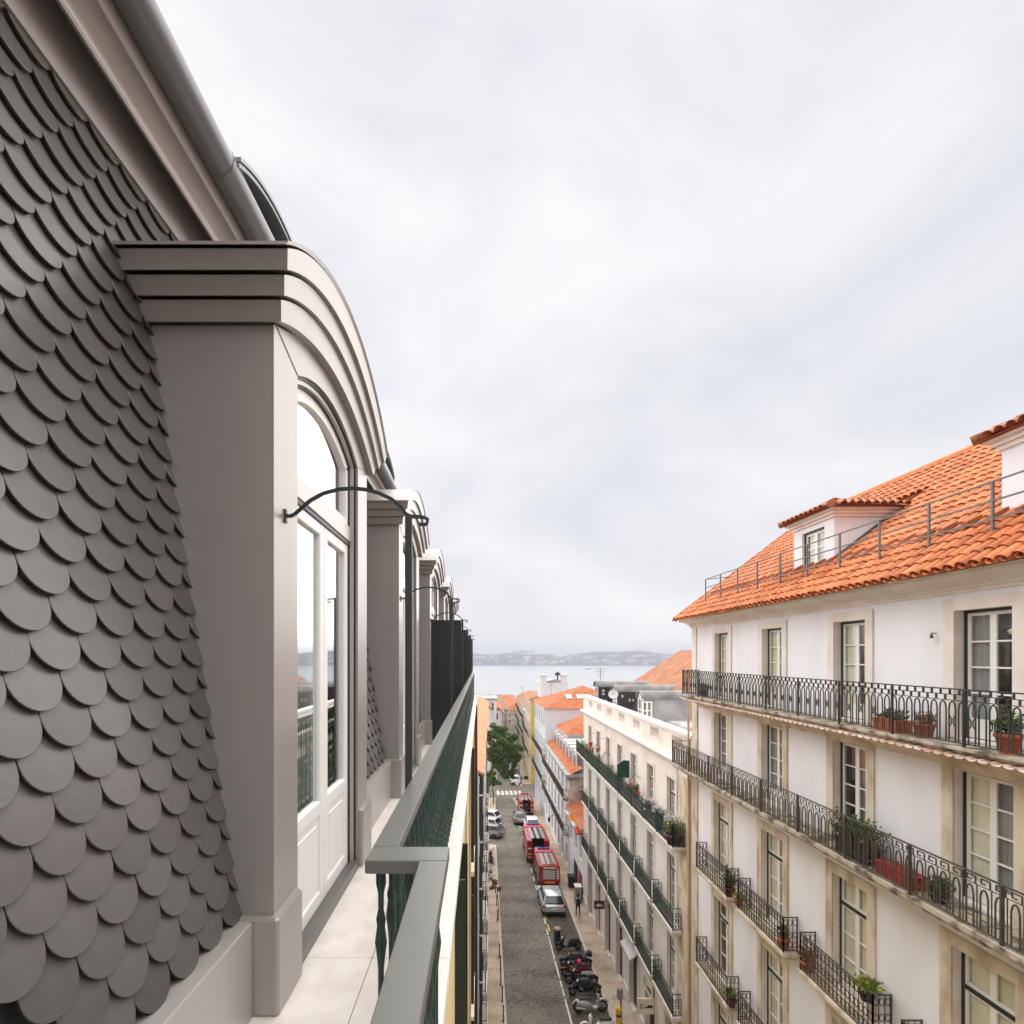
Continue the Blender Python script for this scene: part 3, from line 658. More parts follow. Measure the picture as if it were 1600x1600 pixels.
    b.add([(dx - .048, c - hi_, 1.03), (dx - .048, c + hi_, 1.03)] + [(dx - .048, y, z) for y, z in reversed(P)], (tuple(range(27)),)); b.build('pane', 'glass_door', dm)
    for sg in (-1, 1):
        a, d = sorted((c + sg * .004, c + sg * (op - .068)))
        b = MB(); t = .075; zb, zt_ = FL + .07, .845; zp = -.92
        b.cbox(dx - .075, dx - .022, a, a + t, zb, zt_, .006); b.cbox(dx - .075, dx - .022, d - t, d, zb, zt_, .006)
        b.cbox(dx - .075, dx - .022, a + t, d - t, zt_ - t, zt_, .006); b.cbox(dx - .075, dx - .022, a + t, d - t, zp - .09, zp, .006); b.cbox(dx - .075, dx - .022, a + t, d - t, zb, zb + .09, .006)
        b.box(dx - .06, dx - .034, a + t, d - t, zb + .09, zp - .09); b.cbox(dx - .05, dx - .028, a + t + .05, d - t - .05, zb + .14, zp - .14, .006)
        lf = b.build('door_leaf', 'white_paint', dm)
        b = MB(); b.box(dx - .052, dx - .046, a + t, d - t, zp, zt_ - t); b.build('pane', 'glass_door', dm)
    b = MB(); b.box(dx - .10, FX + .005, c - op, c + op, FL + .002, FL + .07); b.build('threshold', 'rail_paint', dm)
    b = MB(); nf = 26
    for j in range(nf):
        a, d = c - .6 + 1.2 * j / nf, c - .6 + 1.2 * (j + 1) / nf
        b.quad((dx - .22 + .03 * (j % 2), a, FL), (dx - .22 + .03 * ((j + 1) % 2), d, FL), (dx - .22 + .03 * ((j + 1) % 2), d, 1.55), (dx - .22 + .03 * (j % 2), a, 1.55))
    b.build('curtain', 'curtain', dm)
# balcony floor
b = MB(); b.box(-1.5, -.185, LY0, LY1, -1.86, -1.692); slab = b.build('balcony_floor', 'stone_pale', LB)
yy = LY0
while yy < LY1 - .1:
    y2 = min(yy + 1.18, LY1); b = MB(); b.cbox(-1.36, -.60, yy + .0012, y2 - .0012, -1.69, FL, .003); b.build('paving_slab', 'marble', slab)
    b = MB(); b.cbox(-.598, -.172, yy + .0012, y2 - .0012, -1.69, FL, .006); b.build('paving_slab', 'marble', slab); yy = y2
# handrail and balusters
b = MB(); b.cbox(-.182, -.100, -2.2, 1.50, -.640, -.600, .003); b.build('handrail', 'rail_paint', LB)
b = MB(); b.cbox(-.342, -.100, 1.502, 1.612, -.640, -.600, .003); b.build('handrail', 'rail_paint', LB)
b = MB(); b.cbox(-.342, -.262, 1.614, 21.2, -.640, -.600, .003); hr = b.build('handrail', 'rail_paint', LB)
b = MB(); z0 = FL
prof = [(r_ * .72, h_) for r_, h_ in [(.021, 0), (.024, .03), (.016, .05), (.014, .09), (.014, .42), (.022, .44), (.013, .47), (.013, .70), (.017, .73), (.026, .78), (.017, .83), (.021, .85), (.012, .88), (.013, .93), (.022, .96), (.021, 1.012)]]
b.lathe((0, 0, 0), prof, 8); bal = b.mesh('baluster', 'iron_green')
b = MB()
for z, r in ((.14, .034), (.245, .042), (.36, .030), (.52, .036), (.62, .030)):
    for kx in range(8):
        a0, a1 = kx * pi / 4, (kx + 1) * pi / 4; b.bar((0, r * cos(a0), z + r * sin(a0)), (0, r * cos(a1), z + r * sin(a1)), .011)
b.bar((0, 0, 0), (0, 0, 1.01), .009); b.lathe((0, 0, .90), [(.010, 0), (.020, .03), (.010, .06)], 6); b.bar((0, -.055, .80), (0, .055, .80), .01)
orn = b.mesh('scroll_panel', 'iron_green')
def bal_run(x, ya, yb, first=True):
    n = round((yb - ya) / .135)
    for i in range(n + 1):
        place('baluster', bal, LB, Matrix.Translation((x, ya + (yb - ya) * i / n, FL)))
        if i < n: place('scroll_panel', orn, LB, Matrix.Translation((x, ya + (yb - ya) * (i + .5) / n, FL)))
bal_run(-.302, 1.72, 21.1)
bal_run(-.141, -.4, 1.47)
for x in (-.305, -.22, -.14): place('baluster', bal, LB, Matrix.Translation((x, 1.557, FL)) @ Matrix.Scale(1.0, 4))
# balcony dividers: flat posts stayed by arched bars, the far ones filled with dark sheets
for k in range(6):
    y = 2.5 + 3.6 * k
    b = MB(); b.cbox(-.372, -.338, y - .006, y + .012, FL, .685, .003)
    pv = b.build('divider_post', 'iron_dark', LB)
    pts = [(447, 805), (452, 807), (460, 804), (470, 795), (485, 782), (505, 771), (530, 764.5), (552, 763), (572, 765), (592, 770.5), (612, 780), (626, 792), (634, 803), (642, 807), (656, 807.5), (665, 809), (669, 813), (668, 818), (662, 820), (655, 819)]
    pts = [((x - 752) * 2.5 / 800, y, (1025 - yy_) * 2.5 / 800) for x, yy_ in pts]
    b = MB(); b.poly(pts, .009, .017); b.box(-.964, -.950, y - .012, y + .012, .65, .715); b.build('stay', 'iron_dark', pv)
    if k >= 2:
        b = MB(); b.box(-.955, -.375, y - .004, y + .006, FL + .06, .675); b.box(-.955, -.375, y - .010, y + .010, -.62, -.60); b.box(-.955, -.375, y - .010, y + .010, .66, .68); b.build('divider_sheet', 'panel_black', pv)
# storeys below the balcony
b = MB(); fr = Fr((-.30, 0, 0), (0, 1, 0), (1, 0, 0)); ops = []
for k in range(7):
    yc = -1.4 + 3.6 * k + .6
    for (va, vb) in ((-5.25, -2.55), (-8.85, -6.1), (-12.4, -9.7), (-16.6, -13.4)): ops.append((yc - .55, yc + .55, va, vb))
wall_open(b, fr, LY0, LY1, -19.6, -1.86, ops, .2); b.build('facade', 'plaster_yellow', LB)
for (a, c_, va, vb) in ops[8:]:
    b = MB(); fbox(b, fr, a, c_, va, vb, -.19, -.15); b.build('shutter', 'green_frame', LB)
for (a, c_, va, vb) in ops:
    if not (2 < a < 6 or 13 < a < 15): continue
    for u in (a - .012, c_ + .012):
        b = MB(); fbox(b, fr, u - .018, u + .018, va, vb, .0, .115); b.build('open_shutter', 'green_frame', LB)
    for v in (va - .1,):
        b = MB(); fbox(b, fr, a - .35, c_ + .35, v - .1, v, .003, .12); b.build('sill_slab', 'stone_pale', LB)
b = MB(); fbox(b, fr, 20.2, 21.38, -19.6, -1.87, .003, .05); fbox(b, fr, 12.6, 13.1, -19.6, -1.87, .003, .04); b.build('pilaster', 'stone_ochre', LB)
b = MB(); b.tube([(-.20, 20.0, -19), (-.20, 20.0, -1.9)], .055, 10); b.build('downpipe', 'iron_dark', LB)

# ------------------------------------------------------------------ roof tiles
def tile_mesh(name, L, r0, r1, m, n=7, th=.012):
    b = MB(); rings = []
    for (y, r, lift) in ((0, r0, .016), (L, r1, 0)):
        for rr in (r, r - th): rings.append([(rr * cos(pi * k / n), y, rr * sin(pi * k / n) * .85 + lift) for k in range(n + 1)])
    vs = [p for q in rings for p in q]; k1 = n + 1; fs = []
    for k in range(n): fs += [(k, k + 1, 2 * k1 + k + 1, 2 * k1 + k), (k, k + 1, k1 + k + 1, k1 + k)]
    b.add(vs, fs, 0, True); return b, b.mesh(name, m)
def tiled_plane(parent, o, e, s, ne, ns, pe, ps, near=0, rname='tile', inv=None, r=.092, key=None, individual=lambda e, s: False):
    """rows of cover tiles over a bed: o corner, e along the eave, s up the slope"""
    o, e, s = Vector(o), Vector(e).normalized(), Vector(s).normalized(); nrm = e.cross(s).normalized()
    if nrm.z < 0: nrm = -nrm
    ax = s.cross(nrm); R = Matrix((ax, s, nrm)).transposed().to_4x4()
    tb, tm = tile_mesh('tile', ps * 1.16, r, r * .80, 'tile')
    bed = MB(); bed.quad(o - s * .02, o + e * ne * pe - s * .02, o + e * ne * pe + s * ns * ps, o + s * ns * ps)
    for i in range(ne):            # the channel between two covers
        c = o + e * (i * pe); w = r * .55
        for a, d, z0, z1 in ((-w, -w * .4, .028, .006), (-w * .4, w * .4, .006, .006), (w * .4, w, .006, .028)):
            bed.quad(c + e * a + nrm * z0, c + e * d + nrm * z1, c + e * d + nrm * z1 + s * ns * ps, c + e * a + nrm * z0 + s * ns * ps)
    bo = bed.build('roof', 'tile_bed', parent); mass = MB(); rr = random.Random(5); nind = 0
    for i in range(ne):
        for j in range(ns):
            if inv and inv((i + .5) * pe, (j + .5) * ps): continue
            mw = Matrix.Translation(o + e * ((i + .5) * pe + rr.uniform(-.008, .008)) + s * (j * ps + rr.uniform(-.012, .012)) + nrm * (.012 + rr.uniform(0, .006))) @ R @ Matrix.Rotation(rr.uniform(-.02, .02), 4, 'Z')
            if individual(i, j) and nind < 298: place('tile', tm, bo, mw); nind += 1
            else: mass.add([mw @ Vector(v) for v in tb.v], tb.f, 0, True, t=rr.random())
    mass.build('tile_field', 'tile_mass', bo, kind='stuff')
    return bo

# ------------------------------------------------------------------ the white building across the street
RX = 8.4
RBd = thing('white_apartment_building', 'large white apartment building with orange tiled roof, dormers and long iron balconies', 'building', (13, 8, gz(15)))
fr = Fr((RX, 0, 0), (0, 1, 0), (-1, 0, 0))
Y0, Y1 = -9.0, 20.3
cols = [17.87 - 3.1 * i for i in range(9)]
LV = {'A': (-1.44, .80), 'B': (-4.25, -2.0), 'C': (-7.8, -5.15), 'D': (-11.3, -8.6), 'E': (-14.9, -12.2), 'G': (-19.0, -16.0)}
hwid = {'A': .50, 'B': .52, 'C': .55, 'D': .55, 'E': .55, 'G': .7}
ops = []
for c in cols:
    for k, (a, d) in LV.items(): ops.append((c - hwid[k], c + hwid[k], a, d))
b = MB(); wall_open(b, fr, Y0, Y1, -20.2, 1.30, ops, .30, 0, 1); b.build('facade', ['plaster_white', 'stone_pale'], RBd)
b = MB(); b.quad((RX, Y0, -20), (18, Y0, -20), (18, Y0, 1.3), (RX, Y0, 1.3)); b.quad((18, Y0, -20), (18, Y1, -20.2), (18, Y1, 1.3), (18, Y0, 1.3))
b.add([(RX, Y1, -20.2), (18, Y1, -20.2), (18, Y1, 1.3), (13.2, Y1, 5.45), (RX, Y1, 1.3)], ((0, 1, 2, 3, 4),)); b.quad((RX, Y0, 1.28), (18, Y0, 1.28), (18, Y1, 1.28), (RX, Y1, 1.28)); b.build('side_wall', 'plaster_white', RBd)
rnd = random.Random(21)
backs = {('A', 0): [('beige_shutter', 0, 1)], ('A', 1): [('beige_shutter', 0, .5), ('beige_shutter', .5, 1)], ('A', 2): [('beige_shutter', .5, 1)], ('A', 3): [('curtain_grey', .5, 1)],
         ('B', 0): [('curtain_grey', 0, 1)], ('B', 1): [('curtain_grey', .3, 1)], ('B', 2): [('curtain_grey', .0, .6)], ('B', 3): [('beige_shutter', .5, 1), ('curtain_grey', .0, .5)]}
for i, c in enumerate(cols):
    for k, (a, d) in LV.items():
        h = hwid[k]; low = k in 'CDE'
        bk = backs.get((k, i)) or ([('beige_shutter', 0, .5), ('beige_shutter', .5, 1)] if (low and not (k == 'D' and i == 0)) else [('curtain_grey', 0, .4)])
        vis = i < 5
        window(RBd, fr, c - h, c + h, a, d, 4 if not low else 3, w=-.17, transom=(d - .68 if low else None), surround='stone_pale' if k == 'A' else 'stone', sw=.21 if k == 'A' else .23, back=bk if vis else None, panes=vis, bot=.28 if k in 'AB' else .05, sproud=.035)
b = MB()
for v0, v1, m in ((-20.2, -1.62, 0),): fbox(b, fr, 19.82, Y1 + .02, v0, v1, .003, .05, 0)
b.build('corner_pilaster', 'stone', RBd)
b = MB(); fbox(b, fr, 19.95, Y1 + .02, -1.45, 1.13, .003, .04); b.build('corner_pilaster', 'stone_pale', RBd)
# cornice
b = MB(); prof = [(0, 1.10), (.03, 1.10), (.03, 1.16), (.06, 1.17), (.07, 1.22), (.12, 1.24), (.20, 1.29), (.30, 1.32), (.42, 1.335), (.46, 1.36), (.46, 1.405), (0, 1.405)]
b.extr_y([(RX - w, z) for w, z in prof], Y0, Y1 + .25); b.build('cornice', 'stone_pale', RBd)
# tiled roof
PT = .764; sl = Vector((1, 0, PT)).normalized(); o = Vector((RX - .62, 20.62, 1.43)); e = Vector((0, -1, 0))
dorm = [(13.2, 14.9), (7.25, 8.95)]
def hid(u, s_):
    y = 20.62 - u; x = RX - .62 + s_ * sl.x
    return any(a - .02 < y < d + .02 and x > 9.12 and x < 11.5 for a, d in dorm)
roof = tiled_plane(RBd, o, e, sl, 110, 20, .222, .335, inv=hid, individual=lambda i, j: 37 <= i <= 60)
b = MB()      # eave course: upturned pans under the covers
for i in range(110):
    y = 20.62 - i * .222
    pts = [(RX - .70, y + .09 * cos(pi * k / 5), 1.455 - .06 * sin(pi * k / 5)) for k in range(6)]; pts2 = [(RX - .35, p[1], p[2] + .05) for p in pts]
    b.add(pts + pts2, [(k, k + 1, 7 + k, 6 + k) for k in range(5)], 0, True, t=rnd.random())
b.build('eave_tile_course', 'tile_mass', roof, kind='stuff')
b = MB(); apex = o + sl * 20 * .335
b.tube([(apex.x, 20.7, apex.z + .02), (apex.x, Y0, apex.z + .02)], .12, 10, 0); b.build('ridge', 'tile', roof)
b = MB(); pts = [(o.x + sl.x * t, 20.62, o.z + sl.z * t + .03) for t in [i * .33 for i in range(21)]]
for p, q in zip(pts, pts[1:]): b.tube([p, q], [.105, .085], 8)
b.build('verge_tile_course', 'tile_mass', roof, kind='stuff')
b = MB(); b.quad((apex.x, 20.6, apex.z), (apex.x, Y0, apex.z), (18.7, Y0, 1.4), (18.7, 20.6, 1.4)); b.build('rear_slope', 'tile_rows_y', RBd)
b = MB(); b.quad((RX - .55, Y0, 1.407), (RX - .55, 20.55, 1.407), (18.5, 20.55, 1.407), (18.5, Y0, 1.407)); b.build('eave_board', 'stone_pale', RBd)
# roof dormers
def roof_dormer(y0, y1, win):
    X = 9.1; zb = 2.38; zt = 3.75; xb = lambda z: RX - .62 + (z - 1.43) / PT
    b = MB(); f2 = Fr((X, 0, 0), (0, 1, 0), (-1, 0, 0)); op = ((y0 + y1) / 2 - .47, (y0 + y1) / 2 + .47, zb + .14, zt - .30)
    wall_open(b, f2, y0, y1, zb - .15, zt, [op], .14)
    for y in (y0, y1): b.add([(X, y, zb - .1), (X, y, zt), (xb(zt) + .1, y, zt)], ((0, 1, 2),))
    d = b.build('roof_dormer', 'plaster_white', RBd)
    window(d, f2, *op, 2, w=-.09, surround=None, frame='green_frame', panes=True, back=[('curtain', 0, 1)] if win else [('curtain_grey', .4, 1)])
    for w_ in [c_ for c_ in d.children if c_.name.startswith('window')]: # keep to three levels: the window's pieces join the dormer
        for g_ in list(w_.children): g_.parent = d
    b = MB()
    for (w0, w1, z0, z1) in ((0, .05, zt - .16, zt - .08), (0, .10, zt - .08, zt), (0, .17, zt, zt + .05)):
        b.box(X - w1, xb(zt) - .1, y0 - w1, y1 + w1, z0, z1 - .001)
    b.build('dormer_cornice', 'stone_pale', d)
    b = MB(); b.box(X - .05, X + .05, y0 - .03, y1 + .03, zb - .16, zb - .02); b.quad((X, y0 - .012, zb), (xb(zt), y0 - .012, zt - .05), (xb(zt) - .24, y0 - .012, zt - .05), (X, y0 - .012, zb + .2)); b.build('flashing', 'zinc_old', d)
    # hipped tile roof: front slope and two sides meeting at a short ridge
    ov = .27; xe, ya, yb = X - ov, y0 - ov, y1 + ov; rise = .40; yc = (y0 + y1) / 2; hwd = (yb - ya) / 2; zr = zt + .06; xr = xe + hwd * .8; xend = xb(zr + rise) + .05
    b = MB(); b.quad((xe, ya, zr), (xe, yb, zr), (xr, yc, zr + rise), (xr, yc, zr + rise)) if False else None
    b.add([(xe, ya, zr), (xe, yb, zr), (xr, yc, zr + rise), (xend, yc, zr + rise), (xend, ya, zr), (xend, yb, zr)], ((0, 1, 2), (0, 2, 3, 4), (1, 5, 3, 2), (0, 4, 5, 1)))
    b.build('dormer_roof', 'tile_bed', d)
    tb, tm = tile_mesh('tile_dormer', .36, .095, .078, 'tile_old', 6)
    def course(start, ee, sd, n_, room):
        start, ee, sd = Vector(start), Vector(ee), Vector(sd).normalized(); nn = ee.cross(sd).normalized(); nn = nn if nn.z > 0 else -nn
        R = Matrix((sd.cross(nn), sd, nn)).transposed().to_4x4()
        for i in range(n_):
            a = start + ee * ((i + .5) * .2); L = room((i + .5) * .2); k = 0
            while k * .30 + .30 < L + .12:
                q = a + sd * (k * .30 - .04)
                if q.x < xb(q.z) - .1: place('tile', tm, d, Matrix.Translation(q + nn * (.02 + rnd.uniform(0, .012))) @ R @ Matrix.Rotation(rnd.uniform(-.04, .04), 4, 'Z'))
                k += 1
    Lf = sqrt((xr - xe) ** 2 + rise ** 2); Ls = sqrt(hwd ** 2 + rise ** 2)
    course((xe, ya, zr), (0, 1, 0), (xr - xe, 0, rise), int((yb - ya) / .2), lambda u: Lf * (1 - abs(u - hwd) / hwd))
    for y_, sg in ((ya, 1), (yb, -1)): course((xe, y_, zr), (1, 0, 0), (0, sg * hwd, rise), int((xend - xe) / .2), lambda u: Ls * min(1, u / (xr - xe)))
    b = MB()
    for q in ((xe, ya, zr), (xe, yb, zr)):
        P = [Vector(q).lerp(Vector((xr, yc, zr + rise)), t / 5) + Vector((0, 0, .05)) for t in range(6)]
        for p0, p1 in zip(P, P[1:]): b.tube([p0, p1], [.10, .08], 8)
    P = [(xr + (xend - .25 - xr) * t / 8, yc, zr + rise + .01) for t in range(9)]
    for p0, p1 in zip(P, P[1:]): b.tube([p0, p1], [.10, .08], 8)
    b.build('hip_tile_course', 'tile_old', d, kind='stuff')
roof_dormer(13.2, 14.9, True); roof_dormer(7.25, 8.95, False)
# roof guard rail
b = MB(); ps = [19.4 - 1.21 * i for i in range(16)]; X = 8.5; zb = 1.43 + (X - 7.78) * PT
for y in ps: b.bar((X, y, zb - .03), (X, y, zb + .92), .035)
for z in (.30, .60, .92): b.bar((X, ps[0], zb + z), (X, ps[-1], zb + z), .026)
b.bar((X, ps[0], zb + .92), (X + .9, ps[0], zb + .92 + .1), .024); b.build('roof_guard_rail', 'iron_grey', RBd)
b = MB()
for i in range(26):      # vent tiles along the rail
    y = 19.7 - i * .47; x = 8.95; z = 1.43 + (x - 7.78) * PT
    b.hexa([(x - .12, y - .07, z + .02), (x + .15, y - .07, z + .2), (x + .15, y + .07, z + .2), (x - .12, y + .07, z + .02), (x - .12, y - .06, z + .12), (x + .15, y - .06, z + .26), (x + .15, y + .06, z + .26), (x - .12, y + .06, z + .12)], 0)
b.build('vent_tile_row', 'tile_mass', roof, kind='stuff')
# balconies
bA = balcony(RBd, fr, 1.0, 19.75, -1.47, .70, 'arches', .93, 'iron_dark', 'stone_dirty', .016, .10)
b = MB(); i = 0; y = 1.0
while y < 19.8:      # half-round tiles hanging under the edge
    P = [(RX - .74, y + .095 * cos(pi * k / 5), -1.60 - .05 * sin(pi * k / 5)) for k in range(6)]; Q = [(RX - .30, p[1], p[2] + .06) for p in P]; P2 = [(p[0], p[1], p[2] + .02) for p in P]
    b.add(P + Q + P2, [(k, k + 1, 7 + k, 6 + k) for k in range(5)] + [(k, k + 1, 13 + k, 12 + k) for k in range(5)], 0, True, t=rnd.random()); y += .195
b.build('edge_tile_course', 'tile_white', bA, kind='stuff')
b = MB(); b.extr_y([(RX - w, z) for w, z in [(0, -1.95), (.03, -1.95), (.05, -1.88), (.12, -1.84), (.22, -1.76), (.34, -1.70), (.40, -1.66), (.40, -1.645), (0, -1.645)]], 1.0, 19.78); b.build('balcony_cornice', 'stone', bA)
bB = balcony(RBd, fr, 1.0, 20.75, -4.3, .72, 'key', .90, 'iron_rust', 'stone_dirty', .019, .16)
for v in (-7.85, -11.36, -14.95):
    for c in cols[:6]: balcony(RBd, fr, c - 1.27, c + 1.20, v, .46, 'scroll', .93, 'iron_rust', 'stone', .016, .15)
b = MB(); b.tube([(RX - .08, 20.55, -20), (RX - .08, 20.55, -1.9)], .05, 10); b.build('downpipe', 'stone_ochre', RBd)

# ------------------------------------------------------------------ the cream building with the parapet
CB = thing('cream_building', 'cream building with white parapet, seven tall windows a floor and green iron balconies', 'building', (13, 31, gz(31)))
fr2 = Fr((RX, 0, 0), (0, 1, 0), (-1, 0, 0)); Ya, Yb = 20.34, 42.0
ccol = [22.6 + 2.82 * i for i in range(7)]
CL = {'1': (-7.8, -5.4), '2': (-11.42, -8.75), '3': (-15.0, -12.35)}
ops = [(c - .5, c + .5, a, d) for c in ccol for a, d in CL.values()]
gops = []
for i, c in enumerate(ccol):
    g0 = gz(c) + .13; gops.append((c - .72, c + .72, g0, -16.15))
b = MB(); wall_open(b, fr2, Ya, Yb, -21.5, -4.4, ops + gops, .28, 0, 1); b.build('facade', ['plaster_cream', 'stone_pale'], CB)
b = MB(); b.box(RX + .01, 18, Yb - .3, Yb, -21.5, -4.4); b.quad((17.9, Ya, -21), (17.9, Yb, -21), (17.9, Yb, -4.4), (17.9, Ya, -4.4)); b.quad((RX + .1, Ya, -4.45), (RX + .1, Yb, -4.45), (18, Yb, -4.45), (18, Ya, -4.45)); b.build('rear_wall', 'plaster_cream', CB)
pops = [(c - .62, c + .62, -3.92, -3.45) for c in [21.9 + 2.9 * i for i in range(7)]]
pf = Fr((RX - .02, 0, 0), (0, 1, 0), (-1, 0, 0))
b = MB(); wall_open(b, pf, Ya, Yb, -4.4, -3.3, pops, .12); fbox(b, pf, Ya, Yb, -4.4, -3.3, -.34, -.125); b.build('parapet', 'plaster_cream', CB)
b = MB(); fbox(b, pf, Ya, Yb + .05, -3.3, -3.17, -.40, .06); b.build('parapet_coping', 'white_paint', CB)
for a, d, v0, v1 in pops:
    b = MB()
    for i in range(6):
        y = a + (d - a) * (i + .5) / 6; b.lathe((RX + .04, y, v0), [(.05, 0), (.05, .05), (.03, .08), (.055, .2), (.03, .36), (.05, .42), (.05, .47)], 8)
    b.build('baluster_panel', 'stone_pale', CB)
b = MB(); b.extr_y([(RX - w, z) for w, z in [(0, -4.75), (.03, -4.75), (.06, -4.65), (.10, -4.60), (.20, -4.52), (.28, -4.48), (.28, -4.40), (.0, -4.36)]], Ya, Yb + .2); b.build('cornice', 'plaster_cream', CB)
for i, c in enumerate(ccol):
    for k, (a, d) in CL.items():
        bk = [('curtain', .0, .35), ('curtain', .65, 1)] if (i + int(k)) % 2 else [('curtain_grey', 0, 1)]
        window(CB, fr2, c - .5, c + .5, a, d, 3, w=-.15, transom=d - .72, surround='stone_pale', sw=.16, back=bk, panes=True, sproud=.03, bot=.1)
b = MB(); fbox(b, fr2, 20.6, 21.75, -21.0, -5.0, .003, .05); b.build('end_pilaster', 'stone', CB)
g1 = balcony(CB, fr2, 20.9, 42.25, -7.85, .62, 'green', .98, 'iron_green_dark', 'stone_pale', .016, .12)
for v in (-11.5, -15.08):
    for c in ccol: balcony(CB, fr2, c - 1.28, c + 1.26, v, .45, 'green', .95, 'iron_green_dark', 'stone_pale', .016, .16)
for i, (a, d, v0, v1) in enumerate(gops):
    m = ['shop_dark', 'shop_dark', 'shop_dark', 'green_frame', 'shop_dark', 'door_red', 'shop_dark'][i]
    b = MB(); fbox(b, fr2, a, d, v0, v1, -.27, -.22); fbox(b, fr2, (a + d) / 2 - .04, (a + d) / 2 + .04, v0, v1, -.22, -.18); fbox(b, fr2, a, d, v1 - .8, v1 - .72, -.22, -.17); dd = b.build('shop_door', m, CB)
    b = MB(); fbox(b, fr2, a - .2, a, v0, v1 + .2, .003, .04); fbox(b, fr2, d, d + .2, v0, v1 + .2, .003, .04); fbox(b, fr2, a, d, v1, v1 + .2, .003, .038); b.build('door_surround', 'stone_pale', dd)
for a, c in zip([Ya] + [x[1] + .2 for x in gops], [x[0] - .2 for x in gops] + [Yb]):
    b = MB(); fbox(b, fr2, a, c, gz((a + c) / 2), gz((a + c) / 2) + .75, .003, .06); b.build('stone_base', 'stone_pale', CB)
# awning, hanging sign, lettered sign
b = MB(); aw = [fr2.p(u, v, w) for u, v, w in ((27.3, -15.9, .02), (29.1, -15.9, .02), (29.1, -16.2, .5), (27.3, -16.2, .5), (27.3, -16.4, .5), (29.1, -16.4, .5))]
b.add(aw, ((0, 1, 2, 3), (3, 2, 5, 4))); b.add([aw[0], aw[3], aw[4]], ((0, 1, 2),)); b.build('awning', 'awning_grey', CB)
b = MB(); fbox(b, fr2, 24.75, 26.1, -16.75, -16.0, .08, .16); sg = b.build('sign_board', 'sign_cream', CB)
sgn = Fr((RX - .161, 0, 0), (0, 1, 0), (-1, 0, 0)); b = MB()
for (u0, u1, v0, v1) in ((25.72, 25.76, -16.5, -16.25), (25.90, 25.94, -16.5, -16.25), (25.76, 25.90, -16.5, -16.46), (25.76, 25.90, -16.29, -16.25), (24.86, 25.56, -16.48, -16.40), (24.86, 25.2, -16.40, -16.30), (25.2, 25.4, -16.40, -16.35)): fbox(b, sgn, u0, u1, v0, v1, 0, .006)
b.build('sign_mark', 'shop_dark', sg)
# the near face of that sign, read from the street end
f3 = Fr((RX - .75, 24.75, 0), (1, 0, 0), (0, -1, 0))
b = MB(); b.box(RX - .85, RX - .05, 24.72, 24.80, -17.3, -16.55); s2 = b.build('hanging_sign', 'sign_cream', CB); b = MB()
for (u0, u1, v0, v1) in ((.02, .05, -17.02, -16.82), (.14, .17, -17.02, -16.82), (.05, .14, -17.02, -16.99), (.05, .14, -16.85, -16.82), (.25, .62, -17.0, -16.93), (.38, .62, -16.93, -16.86)): fbox(b, f3, u0, u1, v0, v1, .03, .037)
b.build('sign_mark', 'shop_dark', s2)
b = MB(); b.box(RX - .86, RX - .16, 34.2, 34.28, -16.9, -16.4); s3 = b.build('hanging_sign', 'burgundy', CB)
b = MB(); b.box(RX - .75, RX - .30, 34.19, 34.199, -16.72, -16.63); b.box(RX - .68, RX - .45, 34.19, 34.199, -16.61, -16.56); b.build('sign_mark', 'sign_cream', s3)
b = MB(); b.bar((RX, 34.24, -16.38), (RX - .88, 34.24, -16.38), .03); b.build('sign_arm', 'iron_dark', s3)
for y0, y1, tt in ((26.9, 27.9, 0), (33.2, 34, 0), (36, 36.8, 0)):     # awning arms over the top balcony
    b = MB(); b.poly([(RX - .02, y0, -6.45), (RX - .35, y0, -6.2), (RX - .55, y0, -6.5), (RX - .58, y0, -7.8)], .03); b.build('awning_arm', 'iron_dark', CB)
b = MB(); b.poly([(RX - .03, 21.9, -4.8), (RX - .04, 21.7, -7.8), (RX - .05, 21.75, -11)], .015); b.build('cable', 'iron_dark', CB)

# ------------------------------------------------------------------ other buildings
def roof_mesh(mb, x0, x1, y0, y1, ze, zr, kind, m=0):
    xc, yc = (x0 + x1) / 2, (y0 + y1) / 2
    if kind == 'gable_y': mb.add([(x0, y0, ze), (x0, y1, ze), (x1, y1, ze), (x1, y0, ze), (xc, y0, zr), (xc, y1, zr)], ((0, 1, 5, 4), (3, 4, 5, 2), (0, 3, 2, 1), (0, 4, 3), (1, 2, 5)), m)
    elif kind == 'gable_x': mb.add([(x0, y0, ze), (x1, y0, ze), (x1, y1, ze), (x0, y1, ze), (x0, yc, zr), (x1, yc, zr)], ((0, 1, 5, 4), (2, 3, 4, 5), (0, 3, 2, 1), (0, 4, 3), (1, 2, 5)), m)
    elif kind == 'flat': mb.box(x0, x1, y0, y1, ze, ze + .25, m)
    else:
        d = min(x1 - x0, y1 - y0) / 2
        if x1 - x0 > y1 - y0: r0, r1 = (x0 + d, yc, zr), (x1 - d, yc, zr)
        else: r0, r1 = (xc, y0 + d, zr), (xc, y1 - d, zr)
        P = [(x0, y0, ze), (x1, y0, ze), (x1, y1, ze), (x0, y1, ze), r0, r1]
        mb.add(P, ((0, 1, 5, 4), (1, 2, 5), (2, 3, 4, 5), (3, 0, 4), (0, 3, 2, 1)) if x1 - x0 > y1 - y0 else ((0, 1, 4), (1, 2, 5, 4), (2, 3, 5), (3, 0, 4, 5), (0, 3, 2, 1)), m)
